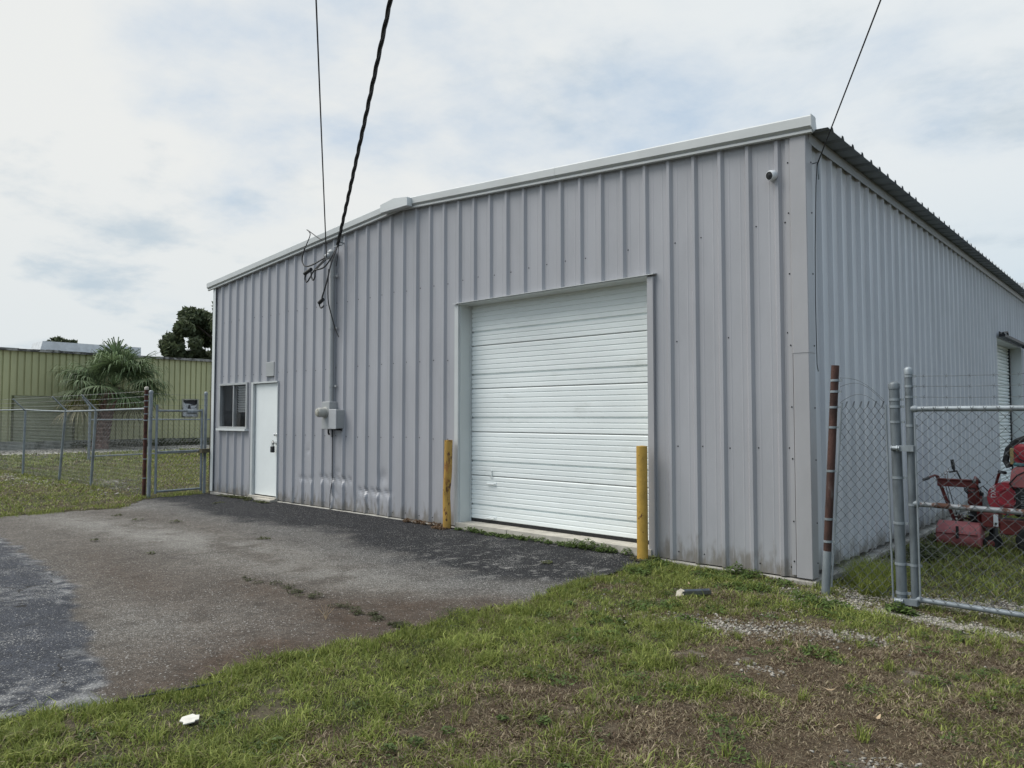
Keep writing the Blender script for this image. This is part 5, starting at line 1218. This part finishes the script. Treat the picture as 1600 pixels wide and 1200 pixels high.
weeds('weeds', [(.32, -.85, .16, 220, .08), (.45, -.75, .14, 200, .07), (.2, -.6, .12, 130, .06), (.86, -.52, .10, 240, .09), (.95, -.55, .07, 120, .06), (.78, -2.1, .12, 160, .06), (.55, -1.05, .15, 130, .04), (.06, -.55, .15, 150, .06)]+[(-1.0+r5.uniform(-.6, .8), -2.2+r5.uniform(-.9, .8), r5.uniform(.05, .14), 60, .04) for k in range(18)], 'bright green weed clumps around the gate posts', 63, leaf=.022)
crk = [(-4.25, -3.56), (-3.73, -3.45), (-3.28, -3.49), (-2.87, -3.52), (-2.51, -3.49), (-2.02, -3.51), (-1.58, -3.55)]
sp = []
for (a, b), (c, d), k_ in zip(crk[:-1], crk[1:], (.7, .9, .5, .7, 1.2, 1.5)):
    for k in range(int(6*k_)):
        t = r5.random(); sp.append((a+(c-a)*t, b+(d-b)*t+r5.uniform(-.05, .05), r5.uniform(.02, .07), int(60*k_), r5.uniform(.01, .035)))
sp += [(-1.62, -3.15, .14, 330, .12), (-1.5, -3.3, .12, 200, .08), (-3.05, -3.46, .07, 110, .05), (-3.75, -3.43, .06, 70, .04)]
weeds('weeds', sp, 'dull weeds sprouting from the crack across the driveway', 64, (.062, .070, .030), leaf=.011)
weeds('weeds', [(-5.05-r5.uniform(0, .9), -.09-r5.uniform(0, .05), r5.uniform(.03, .07), 60, .06) for k in range(16)]+[(-4.93+r5.uniform(-.15, .1), -.25, .06, 50, .04) for k in range(5)], 'dead brown weeds at the foot of the leaning bollard', 65, (.17, .11, .065), leaf=.016)
weeds('weeds', [(-1.76+.11*math.cos(a_), -.2+.10*math.sin(a_), .05, 45, .035) for a_ in (0, .8, 1.6, 2.4, 3.2, 4., 4.8, 5.6)], 'small weeds hugging the foot of the straight bollard', 71, (.10, .10, .045), leaf=.014)
weeds('weeds', [(-11.8+r5.uniform(0, 1.4), -.12-r5.uniform(0, .06), .09, 70, .04) for k in range(14)]+[(-9.5-r5.uniform(0, .8), -.28, .08, 50, .03) for k in range(7)]+[(-10.0, -2.6, .1, 40, .03), (-9.2, -2.6, .08, 35, .05), (-8.6, -2.3, .1, 50, .04), (-6.2, -2.2, .09, 60, .03), (-10.3, -.8, .12, 40, .02), (-2.45, -1.0, .07, 50, .03), (-7.7, -3.7, .05, 30, .03), (-6.2, -3.6, .05, 30, .03)], 'small weeds and moss along the wall foot and far asphalt', 66, (.075, .085, .030), leaf=.02)
weeds('weeds', [(.25+r5.uniform(0, .35), 1.8+r5.uniform(0, 2.2), r5.uniform(.08, .2), 110, .14) for k in range(22)], 'bushy weeds along the side wall behind the gate', 67, (.085, .10, .042), leaf=.03)
weeds('weeds', [(GXW+.4+r5.uniform(0, .5), 5.7+r5.uniform(0, 8), .35, 60, .5) for k in range(40)], 'scrubby weeds along the foot of the green building', 68, (.085, .10, .045), leaf=.09)
weeds('weeds', [(x_, y_, r6.uniform(.03, .11), int(r6.uniform(20, 90)), r6.uniform(.015, .05)) for x_, y_ in lawn_spots(150, -1.9, 2.6, -6.2, -.9)], 'creeping broadleaf weeds spread through the foreground lawn', 69, (.085, .125, .035), leaf=.014)
tufts('tall_grass', [(x_, y_, r6.uniform(.02, .06), int(r6.uniform(12, 45)), r6.uniform(.06, .13)) for x_, y_ in lawn_spots(120, -1.9, 2.6, -6.2, -1.)], 'scattered longer grass tufts in the foreground lawn', 70)
# seedling with two stalks growing out of the asphalt
sd2 = thing('dead_weed', (-2.35, -3.8, -.04), 'dry branching weed stalk standing on the driveway', 'weed')
mb = MB(); b0 = Vector((-2.37, -3.80, gz(-2.37, -3.8)))
for dx, dy, h in ((.0, .0, .12), (.035, .02, .13), (-.035, -.02, .11), (.06, .03, .09), (-.055, -.03, .08)): mb.tube([b0, b0+Vector((dx*.3, dy*.3, h*.45)), b0+Vector((dx, dy, h))], [.003, .002, .0012], 4)
mb.build('stalk', 'leaf_dry', sd2)
